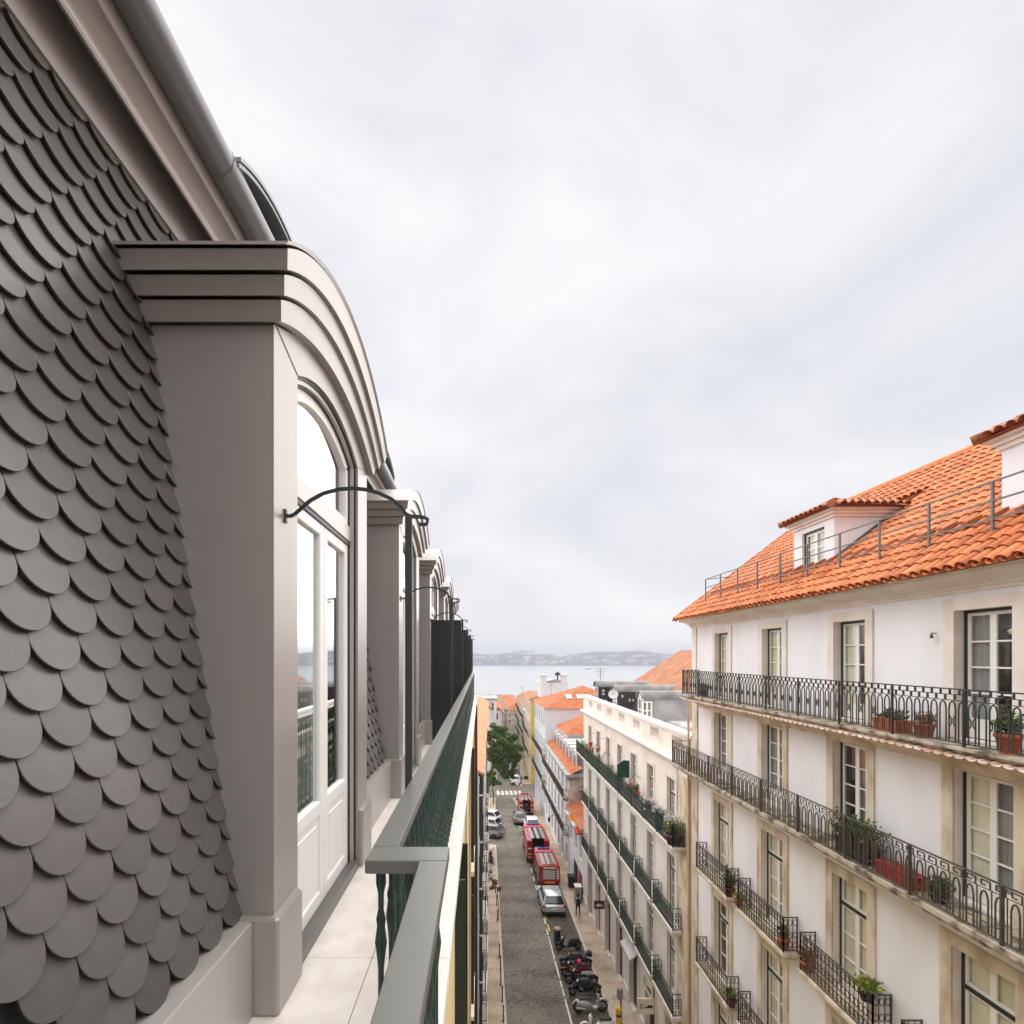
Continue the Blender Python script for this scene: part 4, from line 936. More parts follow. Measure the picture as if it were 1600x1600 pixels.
def simple_window(parent, fr, c, hw, va, vb, sash='white_paint', shutter=None, sill=True):
    b = MB(); w = -.1; t = .07
    fbox(b, fr, c - hw, c - hw + t, va, vb, w - .04, w); fbox(b, fr, c + hw - t, c + hw, va, vb, w - .04, w); fbox(b, fr, c - hw + t, c + hw - t, vb - t, vb, w - .04, w); fbox(b, fr, c - hw + t, c + hw - t, va, va + t, w - .04, w)
    fbox(b, fr, c - .03, c + .03, va + t, vb - t, w - .03, w)
    for k in (1, 2): z = va + (vb - va) * k / 3; fbox(b, fr, c - hw + t, c - .03, z - .02, z + .02, w - .03, w - .005); fbox(b, fr, c + .03, c + hw - t, z - .02, z + .02, w - .03, w - .005)
    if sill: fbox(b, fr, c - hw - .14, c - hw, va - .12, vb + .14, .003, .035); fbox(b, fr, c + hw, c + hw + .14, va - .12, vb + .14, .003, .035); fbox(b, fr, c - hw, c + hw, vb, vb + .14, .003, .033); fbox(b, fr, c - hw, c + hw, va - .12, va, .003, .06)
    o = b.build('window', sash, parent)
    place('pane', pane_mesh(2 * hw, vb - va, 'car_glass'), o, fr.mat(c, (va + vb) / 2, w - .035))
    return o
def house(name, label, x0, x1, y0, y1, ze, zr, roof='hip', wall='plaster_white', rm='tile_rows_x', side='-X', street=None, front=None, cat='building', wall_front=None, ov=.35, levels=None, bal=None, hw=.5, group=None, trim='stone_pale', spacing=3.0, wh=2.1, depth_win=True, zg=None):
    """walls with real openings on the street side and on the side towards the camera, roof, windows"""
    g0 = zg if zg is not None else gz((y0 + y1) / 2) - 1.0
    t = thing(name, label, cat, ((x0 + x1) / 2, (y0 + y1) / 2, g0), group=group)
    frs = Fr((x0, 0, 0), (0, 1, 0), (-1, 0, 0)) if side == '-X' else Fr((x1, 0, 0), (0, 1, 0), (1, 0, 0))
    levels = levels if levels is not None else []
    ops = []; n = max(1, int((y1 - y0) / spacing))
    cs = [y0 + (y1 - y0) * (i + .5) / n for i in range(n)]
    if street is None: street = True
    if street: ops = [(c - hw, c + hw, v, v + wh) for c in cs for v in levels]
    b = MB(); wall_open(b, frs, y0, y1, g0, ze, ops, .14); b.build('wall', wall, t)
    frf = Fr((0, y0, 0), (1, 0, 0), (0, -1, 0)); fops = []
    for (c, v) in (front or []): fops.append((c - .45, c + .45, v, v + 1.6))
    b = MB(); wall_open(b, frf, x0, x1, g0, ze, fops, .14)
    xo = x1 if side == '-X' else x0
    b.quad((xo, y0, g0), (xo, y1, g0), (xo, y1, ze), (xo, y0, ze)); b.quad((x0, y1, g0), (x1, y1, g0), (x1, y1, ze), (x0, y1, ze))
    if roof.startswith('gable_y'): b.add([(x0, y0, ze), (x1, y0, ze), ((x0 + x1) / 2, y0, zr - .1)], ((0, 1, 2),))
    b.build('side_wall', wall_front or wall, t)
    b = MB(); roof_mesh(b, x0 - ov, x1 + ov, y0 - ov * .6, y1 + ov * .6, ze + .02, zr, roof); rf = b.build('roof', rm, t)
    b = MB(); fbox(b, frs, y0, y1, ze - .28, ze - .12, .003, .10); fbox(b, frs, y0, y1, ze - .12, ze, .003, .22); b.build('cornice', trim, t)
    for (a, d, v0, v1) in ops: simple_window(t, frs, (a + d) / 2, hw, v0, v1)
    for (a, d, v0, v1) in fops: simple_window(t, frf, (a + d) / 2, (d - a) / 2, v0, v1)
    for v in (bal or []): balcony(t, frs, y0 + .2, y1 - .2, v, .55, 'plain', .9, 'iron_rust', 'stone_dirty', .02, .14)
    return t, rf, frs, frf

# left neighbour, seen along its front
N2 = thing('balcony_townhouse', 'narrow-seen townhouse with an orange tiled eave, dark shutters and small iron balconies', 'building', (-4, 39, gz(39)))
ud = Vector((.02, 1, 0)).normalized(); f2 = Fr((-.12, 21.6, 0), ud, (ud.y, -ud.x, 0)); LN2 = 35.0
ops = []
for i in range(11):
    c = 1.6 + 3.1 * i
    for va, vb in ((-8.0, -5.7), (-11.4, -8.9), (-14.7, -12.2), (-18.2, -15.6)): ops.append((c - .5, c + .5, va, vb))
b = MB(); wall_open(b, f2, 0, LN2, -21.6, -5.0, ops, .2); b.build('facade', 'plaster_pale', N2)
b = MB()
for q in ((0, 0),): b.quad(f2.p(0, -21, 0), f2.p(0, -21, -10), f2.p(0, -3.2, -10), f2.p(0, -4.9, 0)); b.quad(f2.p(LN2, -22, 0), f2.p(LN2, -22, -10), f2.p(LN2, -3.2, -10), f2.p(LN2, -4.9, 0)); b.quad(f2.p(0, -21, -10), f2.p(LN2, -21, -10), f2.p(LN2, -3.2, -10), f2.p(0, -3.2, -10))
b.build('side_wall', 'plaster_pale', N2)
b = MB(); n_ = 10
for i in range(n_):
    a, c = LN2 * i / n_, LN2 * (i + 1) / n_
    b.add([f2.p(a, -4.97, .26), f2.p(c, -4.97, .26), f2.p(c, -2.2, -5.2), f2.p(a, -2.2, -5.2)], ((0, 1, 2, 3),))
b.quad(f2.p(0, -2.2, -5.2), f2.p(LN2, -2.2, -5.2), f2.p(LN2, -4.5, -10), f2.p(0, -4.5, -10)); b.quad(f2.p(0, -5.08, .26), f2.p(LN2, -5.08, .26), f2.p(LN2, -4.97, .26), f2.p(0, -4.97, .26)); b.quad(f2.p(0, -5.08, .26), f2.p(LN2, -5.08, .26), f2.p(LN2, -5.08, 0), f2.p(0, -5.08, 0)); b.quad(f2.p(0, -5.08, .26), f2.p(0, -4.97, .26), f2.p(0, -2.2, -5.2), f2.p(0, -2.4, -5.2))
rf = b.build('roof', 'tile_rows_pale', N2)
b = MB(); fbox(b, f2, -.05, LN2, -4.9, -4.82, -1.2, -.34); b.build('roof_flashing', 'plaster_blue', N2)
for i, (a, d, va, vb) in enumerate(ops):
    b = MB(); fbox(b, f2, a, d, va, vb, -.19, -.12); fbox(b, f2, a - .04, a, va, vb, .002, .10); fbox(b, f2, d, d + .04, va, vb, .002, .10); b.build('shutter', 'green_frame', N2)
    if i % 4 and i < 28: balcony(N2, f2, a - .3, d + .3, va - .05, .34, 'plain', .9, 'iron_rust', 'stone_pale', .02, .12)
for u in (.35, 8.2, 16.4):
    b = MB(); p0 = f2.p(u, -21, .1); p1 = f2.p(u, -5.1, .1); b.tube([p0, p1], .06, 8)
    dp = b.build('downpipe', 'iron_dark' if u < 1 else 'white_paint', N2); b = MB()
    for v in range(-20, -5, 2): q = f2.p(u, v, .1); b.tube([q, (q[0], q[1], q[2] + .08)], .075, 8)
    b.build('pipe_bracket_set', 'white_paint', dp)

# right side of the street, beyond the cream building
lowb, _, _, _ = house('low_shop_house', 'low white shop house with red door and tiled lean-to between taller buildings', RX + .02, 16, 42.1, 48.9, -14.3, -13.0, 'gable_y', 'plaster_white', 'tile_rows_y', levels=[-17.2], spacing=2.2, trim='stone_pale', wh=2.0)
b = MB(); fx = Fr((RX, 0, 0), (0, 1, 0), (-1, 0, 0)); fbox(b, fx, 42.6, 44.0, gz(43), -18.3, .003, .05); b.build('door', 'door_red', lowb)
b = MB(); fbox(b, fx, 44.6, 46.2, gz(45), -18.3, .003, .05); b.build('door', 'shop_dark', lowb)
for i, m_ in enumerate(('paint_red_light', 'line_paint', 'light_orange', 'line_paint')):
    b = MB(); fbox(b, fx, 42.2 + i * 1.6, 43.7 + i * 1.6, -14.75, -14.6, .02, .5); b.build('striped_valance', m_, lowb)
old, orf, ofs, off_ = house('weathered_balcony_building', 'weathered pale building with long stained balconies and a row of zinc dormers', RX, 17, 49, 67, -11.6, -10.2, 'flat', 'plaster_pale', 'cement', levels=[-13.55, -16.9, -20.4], bal=[-13.75, -17.1], wall_front='plaster_old', trim='stone_dirty', spacing=2.4, wh=2.0)
b = MB(); b.add([(RX - .35, 48.9, -11.55), (RX - .35, 67.1, -11.55), (9.7, 67.1, -10.75), (9.7, 48.9, -10.75)], ((0, 1, 2, 3),)); b.build('tiled_skirt', 'tile_rows_y', old)
b = MB(); b.box(RX + .9, RX + 2.2, 48.6, 48.98, -13.2, -12.7); b.build('wall_niche', 'stone_dirty', old)
b = MB(); b.box(9.9, 17, 50.2, 66.8, -11.3, -9.95); b.build('attic', 'cement', old)
for i in range(7):
    y = 51.2 + 2.2 * i
    b = MB(); b.box(9.45, 15, y - .65, y + .65, -11.4, -9.62, 1); b.box(9.36, 9.46, y - .7, y + .7, -11.4, -9.6, 0); b.box(9.3, 15.1, y - .78, y + .78, -9.62, -9.42, 2)
    dd = b.build('zinc_dormer', ['white_paint', 'grey_metal', 'bleached'], old)
    b = MB(); b.box(9.33, 9.358, y - .42, y + .42, -11.0, -9.9); b.build('pane', 'car_glass', dd)
b = MB(); roof_mesh(b, 9.6, 16.5, 58.5, 66.6, -9.0, -7.1, 'hip'); b.build('attic_roof', 'tile_rows_x', old)
b = MB(); b.box(9.9, 16.2, 58.9, 66.3, -10.0, -9.0); b.build('attic_wall', 'plaster_white', old)
whi, wrf, wfs, wff = house('white_hip_roof_building', 'white building with hipped orange roof, two skylights and pale blue street front', 8.45, 21, 67.2, 81, -6.9, -4.3, 'hip', 'plaster_blue', 'tile_rows_x', levels=[-9.6, -13.0, -16.4, -19.9], wall_front='plaster_pale', spacing=2.6, bal=[-13.2, -16.6], trim='plaster_pale', wh=2.0)
for x in (12.0, 13.5):
    t = (70.2 - 67) / 6.9; z = -6.9 + 2.6 * .46
    b = MB(); b.hexa([(x - .45, 69.7, z - .22), (x + .45, 69.7, z - .22), (x + .45, 70.9, z + .26), (x - .45, 70.9, z + .26), (x - .45, 69.6, z - .08), (x + .45, 69.6, z - .08), (x + .45, 70.8, z + .40), (x - .45, 70.8, z + .40)]); sk = b.build('skylight', 'cement', wrf)
    b = MB(); b.quad((x - .38, 69.7, z - .02), (x + .38, 69.7, z - .02), (x + .38, 70.65, z + .36), (x - .38, 70.65, z + .36)); b.build('pane', 'light_white', wrf)
ch, _, _, _ = house('pale_gable_house', 'pale windowless gable house with chimneys rising behind the hipped roof', 10.2, 14.6, 86, 93, -4.5, -3.9, 'gable_y', 'plaster_pale', 'cement', levels=[], ov=.05)
for x, m_ in ((10.5, 'plaster_pale'), (13.9, 'plaster_pale')):
    b = MB(); b.box(x - .5, x + .5, 85.9, 87, -8, -3.3, 0); b.box(x - .6, x + .6, 85.8, 87.1, -3.3, -3.1, 0); b.build('chimney', m_, ch)
b = MB(); b.lathe((12.9, 86.5, -4.3), [(.12, 0), (.12, 1.0), (.45, 1.05), (.5, 1.3), (.2, 1.6)], 10); b.build('chimney_cowl', 'iron_dark', ch)
house('ochre_wall_house', 'ochre walled house with orange roof at the street crossing', 8.75, 16, 91, 103, -7.7, -6.6, 'gable_y', 'plaster_beige', 'tile_rows_faded', levels=[-10.6, -14, -17.4, -20.6], wall_front='plaster_ochre', bal=[-14.2, -17.6], spacing=2.6)
house('beige_corner_house', 'beige house with hipped orange roof behind the ochre wall', 9.5, 17, 110, 128, -10.8, -8.3, 'hip', 'plaster_beige', 'tile_rows_faded', levels=[-13.5, -16.8, -20.2], bal=[-13.7, -17], wall_front='plaster_cream', spacing=2.6)
house('narrow_brown_house', 'narrow brownish house with stacked balconies between two orange roofs', 9.1, 15, 103.2, 109.8, -11.4, -10.6, 'flat', 'plaster_old', 'cement', levels=[-14, -17.4, -20.6], bal=[-14.2, -17.6], spacing=2.2)
house('long_brown_terrace', 'long brown terrace with ranks of balconies running down the street', 11.0, 19, 128.2, 158, -12.4, -11, 'gable_y', 'plaster_old', 'tile_rows_brown', levels=[-15, -18.4, -21.8], bal=[-15.2, -18.6, -22], spacing=2.6)
house('dusty_pink_terrace', 'dusty pink terrace far down on the uphill kerb', 14.2, 22, 158.2, 192, -14.4, -12.8, 'gable_y', 'pink_dirty', 'tile_rows_faded', levels=[-17.4, -20.8, -24], bal=[-17.6, -21], spacing=3)
house('far_cream_terrace', 'cream terrace closing the right row above the quay', 17, 25, 192.2, 228, -17, -15.4, 'gable_y', 'plaster_cream', 'tile_rows_faded', levels=[-20, -23.4, -26.6], bal=[-20.2], spacing=3)
# left side, beyond the trees
house('yellow_gable_house', 'pale yellow gable house rising behind the pine tree', -6, 1.7, 95, 107, -9.6, -7.9, 'gable_y', 'plaster_cream', 'tile_rows_brown', '+X', levels=[-12.5, -16, -19.6], front=[(.3, -12.6), (-1.6, -12.6), (.3, -15.6)], spacing=2.6, wall_front='plaster_cream')
house('white_narrow_house', 'white narrow house with grey roof behind the yellow gable', -4, 3.2, 108, 116, -9.2, -8.2, 'flat', 'plaster_white', 'cement', '+X', levels=[-12.5, -16], front=[(2.2, -11.5)], spacing=2.6)
house('cream_gable_house', 'cream house with orange gable roof halfway down the left row', -4, 4.6, 117, 133, -12.4, -9.9, 'gable_y', 'plaster_cream', 'tile_rows_y', '+X', levels=[-15, -18.4, -21.5], front=[(3.4, -14.6), (1.6, -14.6)], spacing=2.6, wall_front='plaster_white')
house('beige_left_terrace', 'beige terrace with brown roof low on the left row', -2, 6.0, 134, 165, -15.0, -13.4, 'gable_y', 'plaster_beige', 'tile_rows_brown', '+X', levels=[-18, -21.4], spacing=3)
house('grey_left_terrace', 'greyish terrace with brown roof at the foot of the left row', -1, 8.4, 165.5, 215, -17.6, -16, 'gable_y', 'plaster_old', 'tile_rows_brown', '+X', levels=[-20.6, -24], spacing=3)
rnd = random.Random(9)
for r in range(7):
    y = 236 + r * 34
    for c in range(-3, 12):
        x = c * 17 + rnd.uniform(-2, 2); w = rnd.uniform(11, 15); top = gz(y) + rnd.uniform(8.5, 12)
        if x > 130 or (x + w / 2) * 800 / y < -30: continue
        px0 = 752 + 800 * (x - w / 2) / y
        if px0 > 835 and px0 < 1090 and y > 300: continue
        house('distant_house', 'small distant tiled house stepping down towards the river', x - w / 2, x + w / 2, y - rnd.uniform(8, 11), y + 9, top, top + rnd.uniform(1.8, 2.6), rnd.choice(['hip', 'gable_x', 'gable_x']), rnd.choice(['plaster_white', 'plaster_beige', 'plaster_cream', 'plaster_old']), rnd.choice(['tile_rows_x', 'tile_rows_brown', 'tile_rows_brown', 'tile_rows_brown']), levels=[], front=[(x - 3, top - 3), (x, top - 3), (x + 3, top - 3), (x - 3, top - 6), (x + 3, top - 6)], group='distant tiled houses above the quay')

# the black slated building behind the parapet
BK = thing('black_slate_building', 'building with peeling black slate cheeks and three barrel-roofed dormers behind the white parapet', 'building', (16, 38, gz(38)))
b = MB(); b.box(10.9, 24, 22, 50, -21, -5.4); b.build('wall', 'cement', BK)
b = MB(); b.quad((10.9, 33.2, -5.4), (10.9, 50, -5.4), (12.0, 50, -2.9), (12.0, 33.2, -2.9)); b.quad((10.9, 33.2, -5.4), (13.4, 33.2, -5.4), (13.4, 33.2, -2.9), (12.0, 33.2, -2.9)); b.build('mansard', 'black_slate', BK)
b = MB(); b.add([(14.3, 22, -2.9), (14.3, 50.4, -2.9), (19.6, 50.4, 0.55), (19.6, 22, 0.55), (27, 22, -2.9), (27, 50.4, -2.9)], ((0, 1, 2, 3), (3, 2, 5, 4), (1, 5, 2), (0, 3, 4))); b.build('roof', 'tile_rows_faded', BK)
rnd = random.Random(4)
def barrel(y, cheek, win):
    r = .62; X0, X1 = 10.4, 15.8; zt = -2.78; b = MB()
    n = 12; A = [(y + r * cos(pi * k / n), zt + r * .85 * sin(pi * k / n)) for k in range(n + 1)]
    vs = [(X0 - .12, p, q) for p, q in A] + [(X1, p, q) for p, q in A]
    b.add(vs, [(k, k + 1, n + 2 + k, n + 1 + k) for k in range(n)], 0, True); vs2 = [(X0 - .12, y + (p - y) * .86, zt + (q - zt) * .86) for p, q in A]
    b.add(vs[:n + 1] + vs2, [(k, k + 1, n + 2 + k, n + 1 + k) for k in range(n)], 0)
    d = b.build('barrel_dormer', 'zinc_old', BK)
    b = MB(); b.box(X0 + .06, X1, y - r * .93, y - r * .86, -5.6, zt + .02); b.box(X0 + .06, X1, y + r * .86, y + r * .93, -5.6, zt + .02); b.build('cheek', cheek, d)
    if cheek == 'black_slate':
        for i in range(34):
            b = MB(); xx = X0 + .4 + rnd.randrange(14) * .28; zz = -5.3 + rnd.randrange(8) * .3; w = rnd.choice([.13, .24]); b.box(xx, xx + w, y - r * .93 - .006, y - r * .93 + .01, zz, zz + .2); b.build('bleached_slate', 'bleached', d)
    ff = Fr((X0 + .06, 0, 0), (0, 1, 0), (-1, 0, 0)); b = MB(); t = .09
    fbox(b, ff, y - r * .93, y - r * .93 + t, -5.5, zt, -.06, .04); fbox(b, ff, y + r * .93 - t, y + r * .93, -5.5, zt, -.06, .04); fbox(b, ff, y - .04, y + .04, -5.5, zt, -.05, .02)
    for z in (-4.9, -4.2, -3.5, -2.85): fbox(b, ff, y - r * .9, y + r * .9, z - .03, z + .03, -.05, .015)
    b.add([(X0 + .05, p, q) for p, q in [(y + (p - y) * .95, zt + (q - zt) * .95) for p, q in A]], (tuple(range(n + 1)),)); b.build('window_frame', 'white_paint', d)
    b = MB(); fbox(b, ff, y - r * .85, y + r * .85, -5.45, zt, -.04, -.03); b.build('pane', 'car_glass', d)
    if win:
        b = MB(); xx0, xx1, yy_ = X0 - .05, X0 + .50, y - r * 1.12
        for xx in (xx0, (xx0 + xx1) / 2, xx1): b.box(xx - .04, xx + .04, yy_ - .03, yy_ + .03, -5.3, -2.95)
        for z in (-5.3, -4.7, -4.1, -3.5, -2.95): b.box(xx0 - .03, xx1 + .03, yy_ - .025, yy_ + .025, z - .035, z + .035)
        b.build('open_casement', 'white_paint', d)
barrel(46.4, 'black_slate', False); barrel(40.0, 'black_slate', False); barrel(33.5, 'cement', True)
b = MB(); b.add([(11.4, 24.2, -5.2), (11.4, 27.4, -5.2), (13.6, 27.4, -5.2), (13.6, 24.2, -5.2), (12.4, 25.8, -3.9), (13.6, 25.8, -3.9)], ((0, 1, 4), (1, 2, 5, 4), (3, 0, 4, 5))); b.build('lean_to_roof', 'tile_rows_y', BK)
b = MB(); b.box(11.5, 15.5, 28.5, 31.6, -5.6, -4.0); b.build('roof_block', 'cement', BK)

# ------------------------------------------------------------------ dish, aerials
d = thing('satellite_dish', 'pale satellite dish standing behind the white parapet', 'satellite dish', (9.75, 38, -4.4))
b = MB(); n = 16; rings = [(0, 0), (.22, .03), (.36, .09)]; c = Vector((9.75, 37.8, -2.85)); R = Vector((-.3, -.8, .45)).to_track_quat('Z', 'Y').to_matrix()
vs = [c + R @ Vector((r * cos(2 * pi * k / n), r * sin(2 * pi * k / n), h)) for r, h in rings for k in range(n)]
b.add(vs, [(i * n + k, i * n + (k + 1) % n, (i + 1) * n + (k + 1) % n, (i + 1) * n + k) for i in range(2) for k in range(n)], 0, True); b.build('dish', 'bleached', d)
b = MB(); b.tube([(9.75, 38, -4.4), (9.75, 38, -2.9)], .03, 6); b.bar(c, c + R @ Vector((0, 0, .35)), .025); b.build('mast', 'grey_metal', d)
for i, (px, py, Y, h, lb) in enumerate(((816, 1088, 118, 2.6, 'thin television aerial on the roof beside the river view'), (861, 1079, 76, 1.8, 'thin aerial standing on the hipped orange roof'), (938, 1064, 47, 1.5, 'small aerial behind the first barrel dormer'))):
    x, z = (px - 752) * Y / 800, (1025 - py) * Y / 800; a = thing('roof_aerial', lb, 'aerial', (x, Y, z - 1))
    b = MB(); b.bar((x, Y, z - 1.2), (x, Y, z + h - .3), .05); b.build('mast', 'grey_metal', a); b = MB()
    for k in range(4): b.bar((x - .5 + .08 * k, Y, z + h - .4 - .22 * k), (x + .5 - .08 * k, Y, z + h - .4 - .22 * k), .03)
    b.build('crossbar_set', 'grey_metal', a)

# ------------------------------------------------------------------ trees
def leaf_blob(mb, c, r, n, size, rg, flat=.8):
    for _ in range(n):
        d = Vector((rg.gauss(0, 1), rg.gauss(0, 1), rg.gauss(0, 1))).normalized(); rr = r * (rg.random() ** .45); p = Vector(c) + Vector((d.x * rr, d.y * rr, d.z * rr * flat))
        a = Vector((rg.gauss(0, 1), rg.gauss(0, 1), rg.gauss(0, .7))).normalized(); q = a.cross(Vector((rg.gauss(0, 1), rg.gauss(0, 1), rg.gauss(0, 1)))).normalized(); s = size * rg.uniform(.6, 1.3)
        mb.add([p - a * s, p + q * s * .5, p + a * s, p - q * s * .5], ((0, 1, 2, 3),), 0, t=rg.random())
def tree(name, label, base, blobs, trunk_r, leaf, nl, size, group=None, seed=1):
    rg = random.Random(seed); t = thing(name, label, 'tree', base, group=group)
    b = MB(); top = max(z for x, y, z, r in blobs); B = Vector(base); cx = sum(x for x, y, z, r in blobs) / len(blobs); cy = sum(y for x, y, z, r in blobs) / len(blobs); zl = min(z - r for x, y, z, r in blobs)
    K = Vector((B.x * .55 + cx * .45, B.y * .55 + cy * .45, max(B.z + 1.2, zl * .7 + top * .3)))
    b.tube([B, B.lerp(K, .35) + Vector((.06, 0, 0)), B.lerp(K, .7), K], [trunk_r, trunk_r * .85, trunk_r * .72, trunk_r * .6], 8)
    for x, y, z, r in blobs: E = Vector((x, y, z)); Mi = K.lerp(E, .5) + Vector((0, 0, -.15 * r)); b.tube([K, Mi, E], [trunk_r * .5, trunk_r * .32, trunk_r * .12], 6)
    b.build('trunk', 'bark', t); c = MB()
    for x, y, z, r in blobs:
        for _ in range(12):
            d = Vector((rg.gauss(0, 1), rg.gauss(0, 1), rg.gauss(0, .7))).normalized() * r * rg.uniform(.3, 1.0); leaf_blob(c, (x + d.x, y + d.y, z + d.z), r * rg.uniform(.32, .5), nl, size, rg)
    c.build('crown', leaf, t); return t
def pb(px, py, Y, rpx): return ((px - 752) * Y / 800, Y, (1025 - py) * Y / 800, rpx * Y / 800)
tree('pine_tree', 'large spreading green pine leaning over the street from the left', (.5, 80, gz(80) + .1), [pb(772, 1143, 80, 13), pb(787, 1152, 81, 13), pb(802, 1158, 82, 14), pb(809, 1170, 81, 9), pb(776, 1165, 79, 15), pb(793, 1178, 80, 13), pb(805, 1188, 82, 10), pb(768, 1183, 79, 12), pb(783, 1203, 80, 14), pb(797, 1208, 81, 9), pb(762, 1152, 80, 12), pb(785, 1168, 80, 14), pb(778, 1190, 80, 13), pb(798, 1170, 80, 11)], .26, 'leaf_pine', 400, .17, seed=3)
tree('young_tree', 'small round-headed green tree on the corner pavement under the pine', (1.8, 76.5, gz(76.5) + .1), [pb(767, 1215, 76, 9), pb(775, 1222, 76.5, 9), pb(770, 1208, 76, 6), pb(762, 1220, 76, 8)], .09, 'leaf_pine', 260, .12, seed=4)
tree('dry_sapling', 'thin street sapling with dry brown leaves by the left kerb', (1.32, 39, gz(39) + .1), [pb(775, 1380, 39, 4.5), pb(770, 1387, 39, 4), pb(780, 1389, 39, 4), pb(772, 1376, 39, 3)], .04, 'leaf_dry', 14, .10, seed=5)

# ------------------------------------------------------------------ vehicles
SLP = Matrix.Rotation(-.05, 4, 'X')
def put(o, x, y, rz, dz=0.0): o.matrix_basis = Matrix.Translation((x, y, gz(y) + dz)) @ SLP @ Matrix.Rotation(rz, 4, 'Z')
def wheel(parent, x, y, r, w):
    b = MB(); b.lathe((x - w / 2, y, r), [(r * .62, 0), (r * .93, 0), (r, w * .18), (r, w * .82), (r * .93, w), (r * .62, w)], 18, 0, 'x'); o = b.build('wheel', 'tyre', parent)
    b = MB(); b.lathe((x - w * .42, y, r), [(r * .1, -.01), (r * .6, .0), (r * .62, w * .84), (r * .1, w * .86)], 12, 0, 'x'); b.build('rim', 'rim', o)
def car(name, label, x, y, rz, paint, L=4.3, Wd=1.8, H=1.5, style='hatch', cat='car', group=None, rails=False):
    t = thing(name, label, cat, (0, 0, 0), group=group, local=True)
    hw = Wd / 2; f, r = L / 2, -L / 2; zs = .2
    # lower body lofted along its length: (y, half width, sill, belt, bonnet height)
    st = [(r, .80, .42, .70, .80), (r + .06, .93, .30, .86, .93), (r + .35, .985, .22, .92, 1.0), (r + 1.0, 1.0, .2, .93, 1.0), (0, 1.0, .2, .93, .99), (f - 1.35, 1.0, .2, .92, .98), (f - .6, .985, .22, .80, .90), (f - .18, .93, .26, .68, .76), (f - .02, .80, .36, .58, .62)]
    b = MB(); vs = []; n = 10
    for (yy, k, z0, z1, z2) in st:
        h = hw * k; P = [(h * .86, z0), (h, z0 + .14), (h * 1.0, (z0 + z1) / 2), (h * .97, z1), (h * .80, z2)]
        vs += [(px, yy, pz) for px, pz in P] + [(-px, yy, pz) for px, pz in reversed(P)]
    fs = [(i * n + k, i * n + (k + 1) % n, (i + 1) * n + (k + 1) % n, (i + 1) * n + k) for i in range(len(st) - 1) for k in range(n)]
    b.add(vs, fs, 0, True); b.add(vs[:n], (tuple(range(n)),)); b.add(vs[-n:], (tuple(range(n)),)); b.build('body', paint, t)
    # cabin: pillars and roof over dark glass
    yb, yt, ft, fb = (r + .12, r + .55, f - 2.05, f - 1.2) if style != 'saloon' else (r + .75, r + 1.35, f - 2.1, f - 1.25)
    zb = .95; g = MB(); lo, hi = hw * .90, hw * .70
    g.add([(-lo, yb, zb), (lo, yb, zb), (lo, fb, zb), (-lo, fb, zb), (-hi, yt, H - .05), (hi, yt, H - .05), (hi, ft, H - .05), (-hi, ft, H - .05)], ((0, 1, 5, 4), (1, 2, 6, 5), (2, 3, 7, 6), (3, 0, 4, 7))); g.build('window_glass', 'car_glass', t)
    b = MB(); c_ = [(-hi - .02, yt - .04), (hi + .02, yt - .04), (hi + .03, (yt + ft) / 2), (hi + .02, ft + .05), (-hi - .02, ft + .05), (-hi - .03, (yt + ft) / 2)]
    b.add([(px, py, H - .06) for px, py in c_] + [(px * .9, py * .97 if abs(py) > .5 else py, H) for px, py in c_], [(i, (i + 1) % 6, 6 + (i + 1) % 6, 6 + i) for i in range(6)] + [(6, 7, 8, 9, 10, 11)], 0, True)
    for s in (-1, 1):
        for (ya, yc) in ((yb, yt), (fb, ft), ((yb + fb) / 2 - .05, (yt + ft) / 2)): b.bar((s * lo * 1.0, ya, zb - .02), (s * (hi + .01), yc, H - .05), .09, .05)
        b.bar((s * (lo + .005), yb, zb + .01), (s * (lo + .005), fb, zb + .01), .03, .07)
    b.build('roof', paint, t)
    if rails:
        for s in (-1, 1):
            b = MB(); b.bar((s * hi * .93, yt + .1, H + .045), (s * hi * .93, ft - .1, H + .045), .035); b.build('roof_rail', 'aluminium', t)
    for s in (-1, 1):
        b = MB(); b.cbox(s * hw * .88 - .12, s * hw * .88 + .10, r - .005, r + .16, .72, .90, .02); b.build('tail_light', 'light_red', t)
        b = MB(); b.cbox(s * hw * .78 - .16, s * hw * .78 + .12, f - .24, f - .03, .60, .72, .02); b.build('headlight', 'light_white', t)
        b = MB(); b.cbox(s * (hw + .07) - .09, s * (hw + .07) + .09, fb - .35, fb - .22, .95, 1.08, .02); b.build('mirror', paint, t)
    b = MB(); b.cbox(-hw * .86, hw * .86, r - .04, r + .1, .30, .46, .03); b.build('rear_bumper', 'black_plastic', t)
    b = MB(); b.box(-.26, .26, r - .012, r + .05, .60, .71); b.build('number_plate', 'light_white', t)
    b = MB(); b.bar((-lo * .8, yb + .02, zb + .10), (lo * .8, yb + .02, zb + .10), .02, .02); b.build('rear_wiper', 'black_plastic', t)
    for sx in (-1, 1):
        for yy in (r + .82, f - .88): wheel(t, sx * (hw - .10), yy, .32, .21)
    if x is not None: put(t, x, y, rz)
    return t
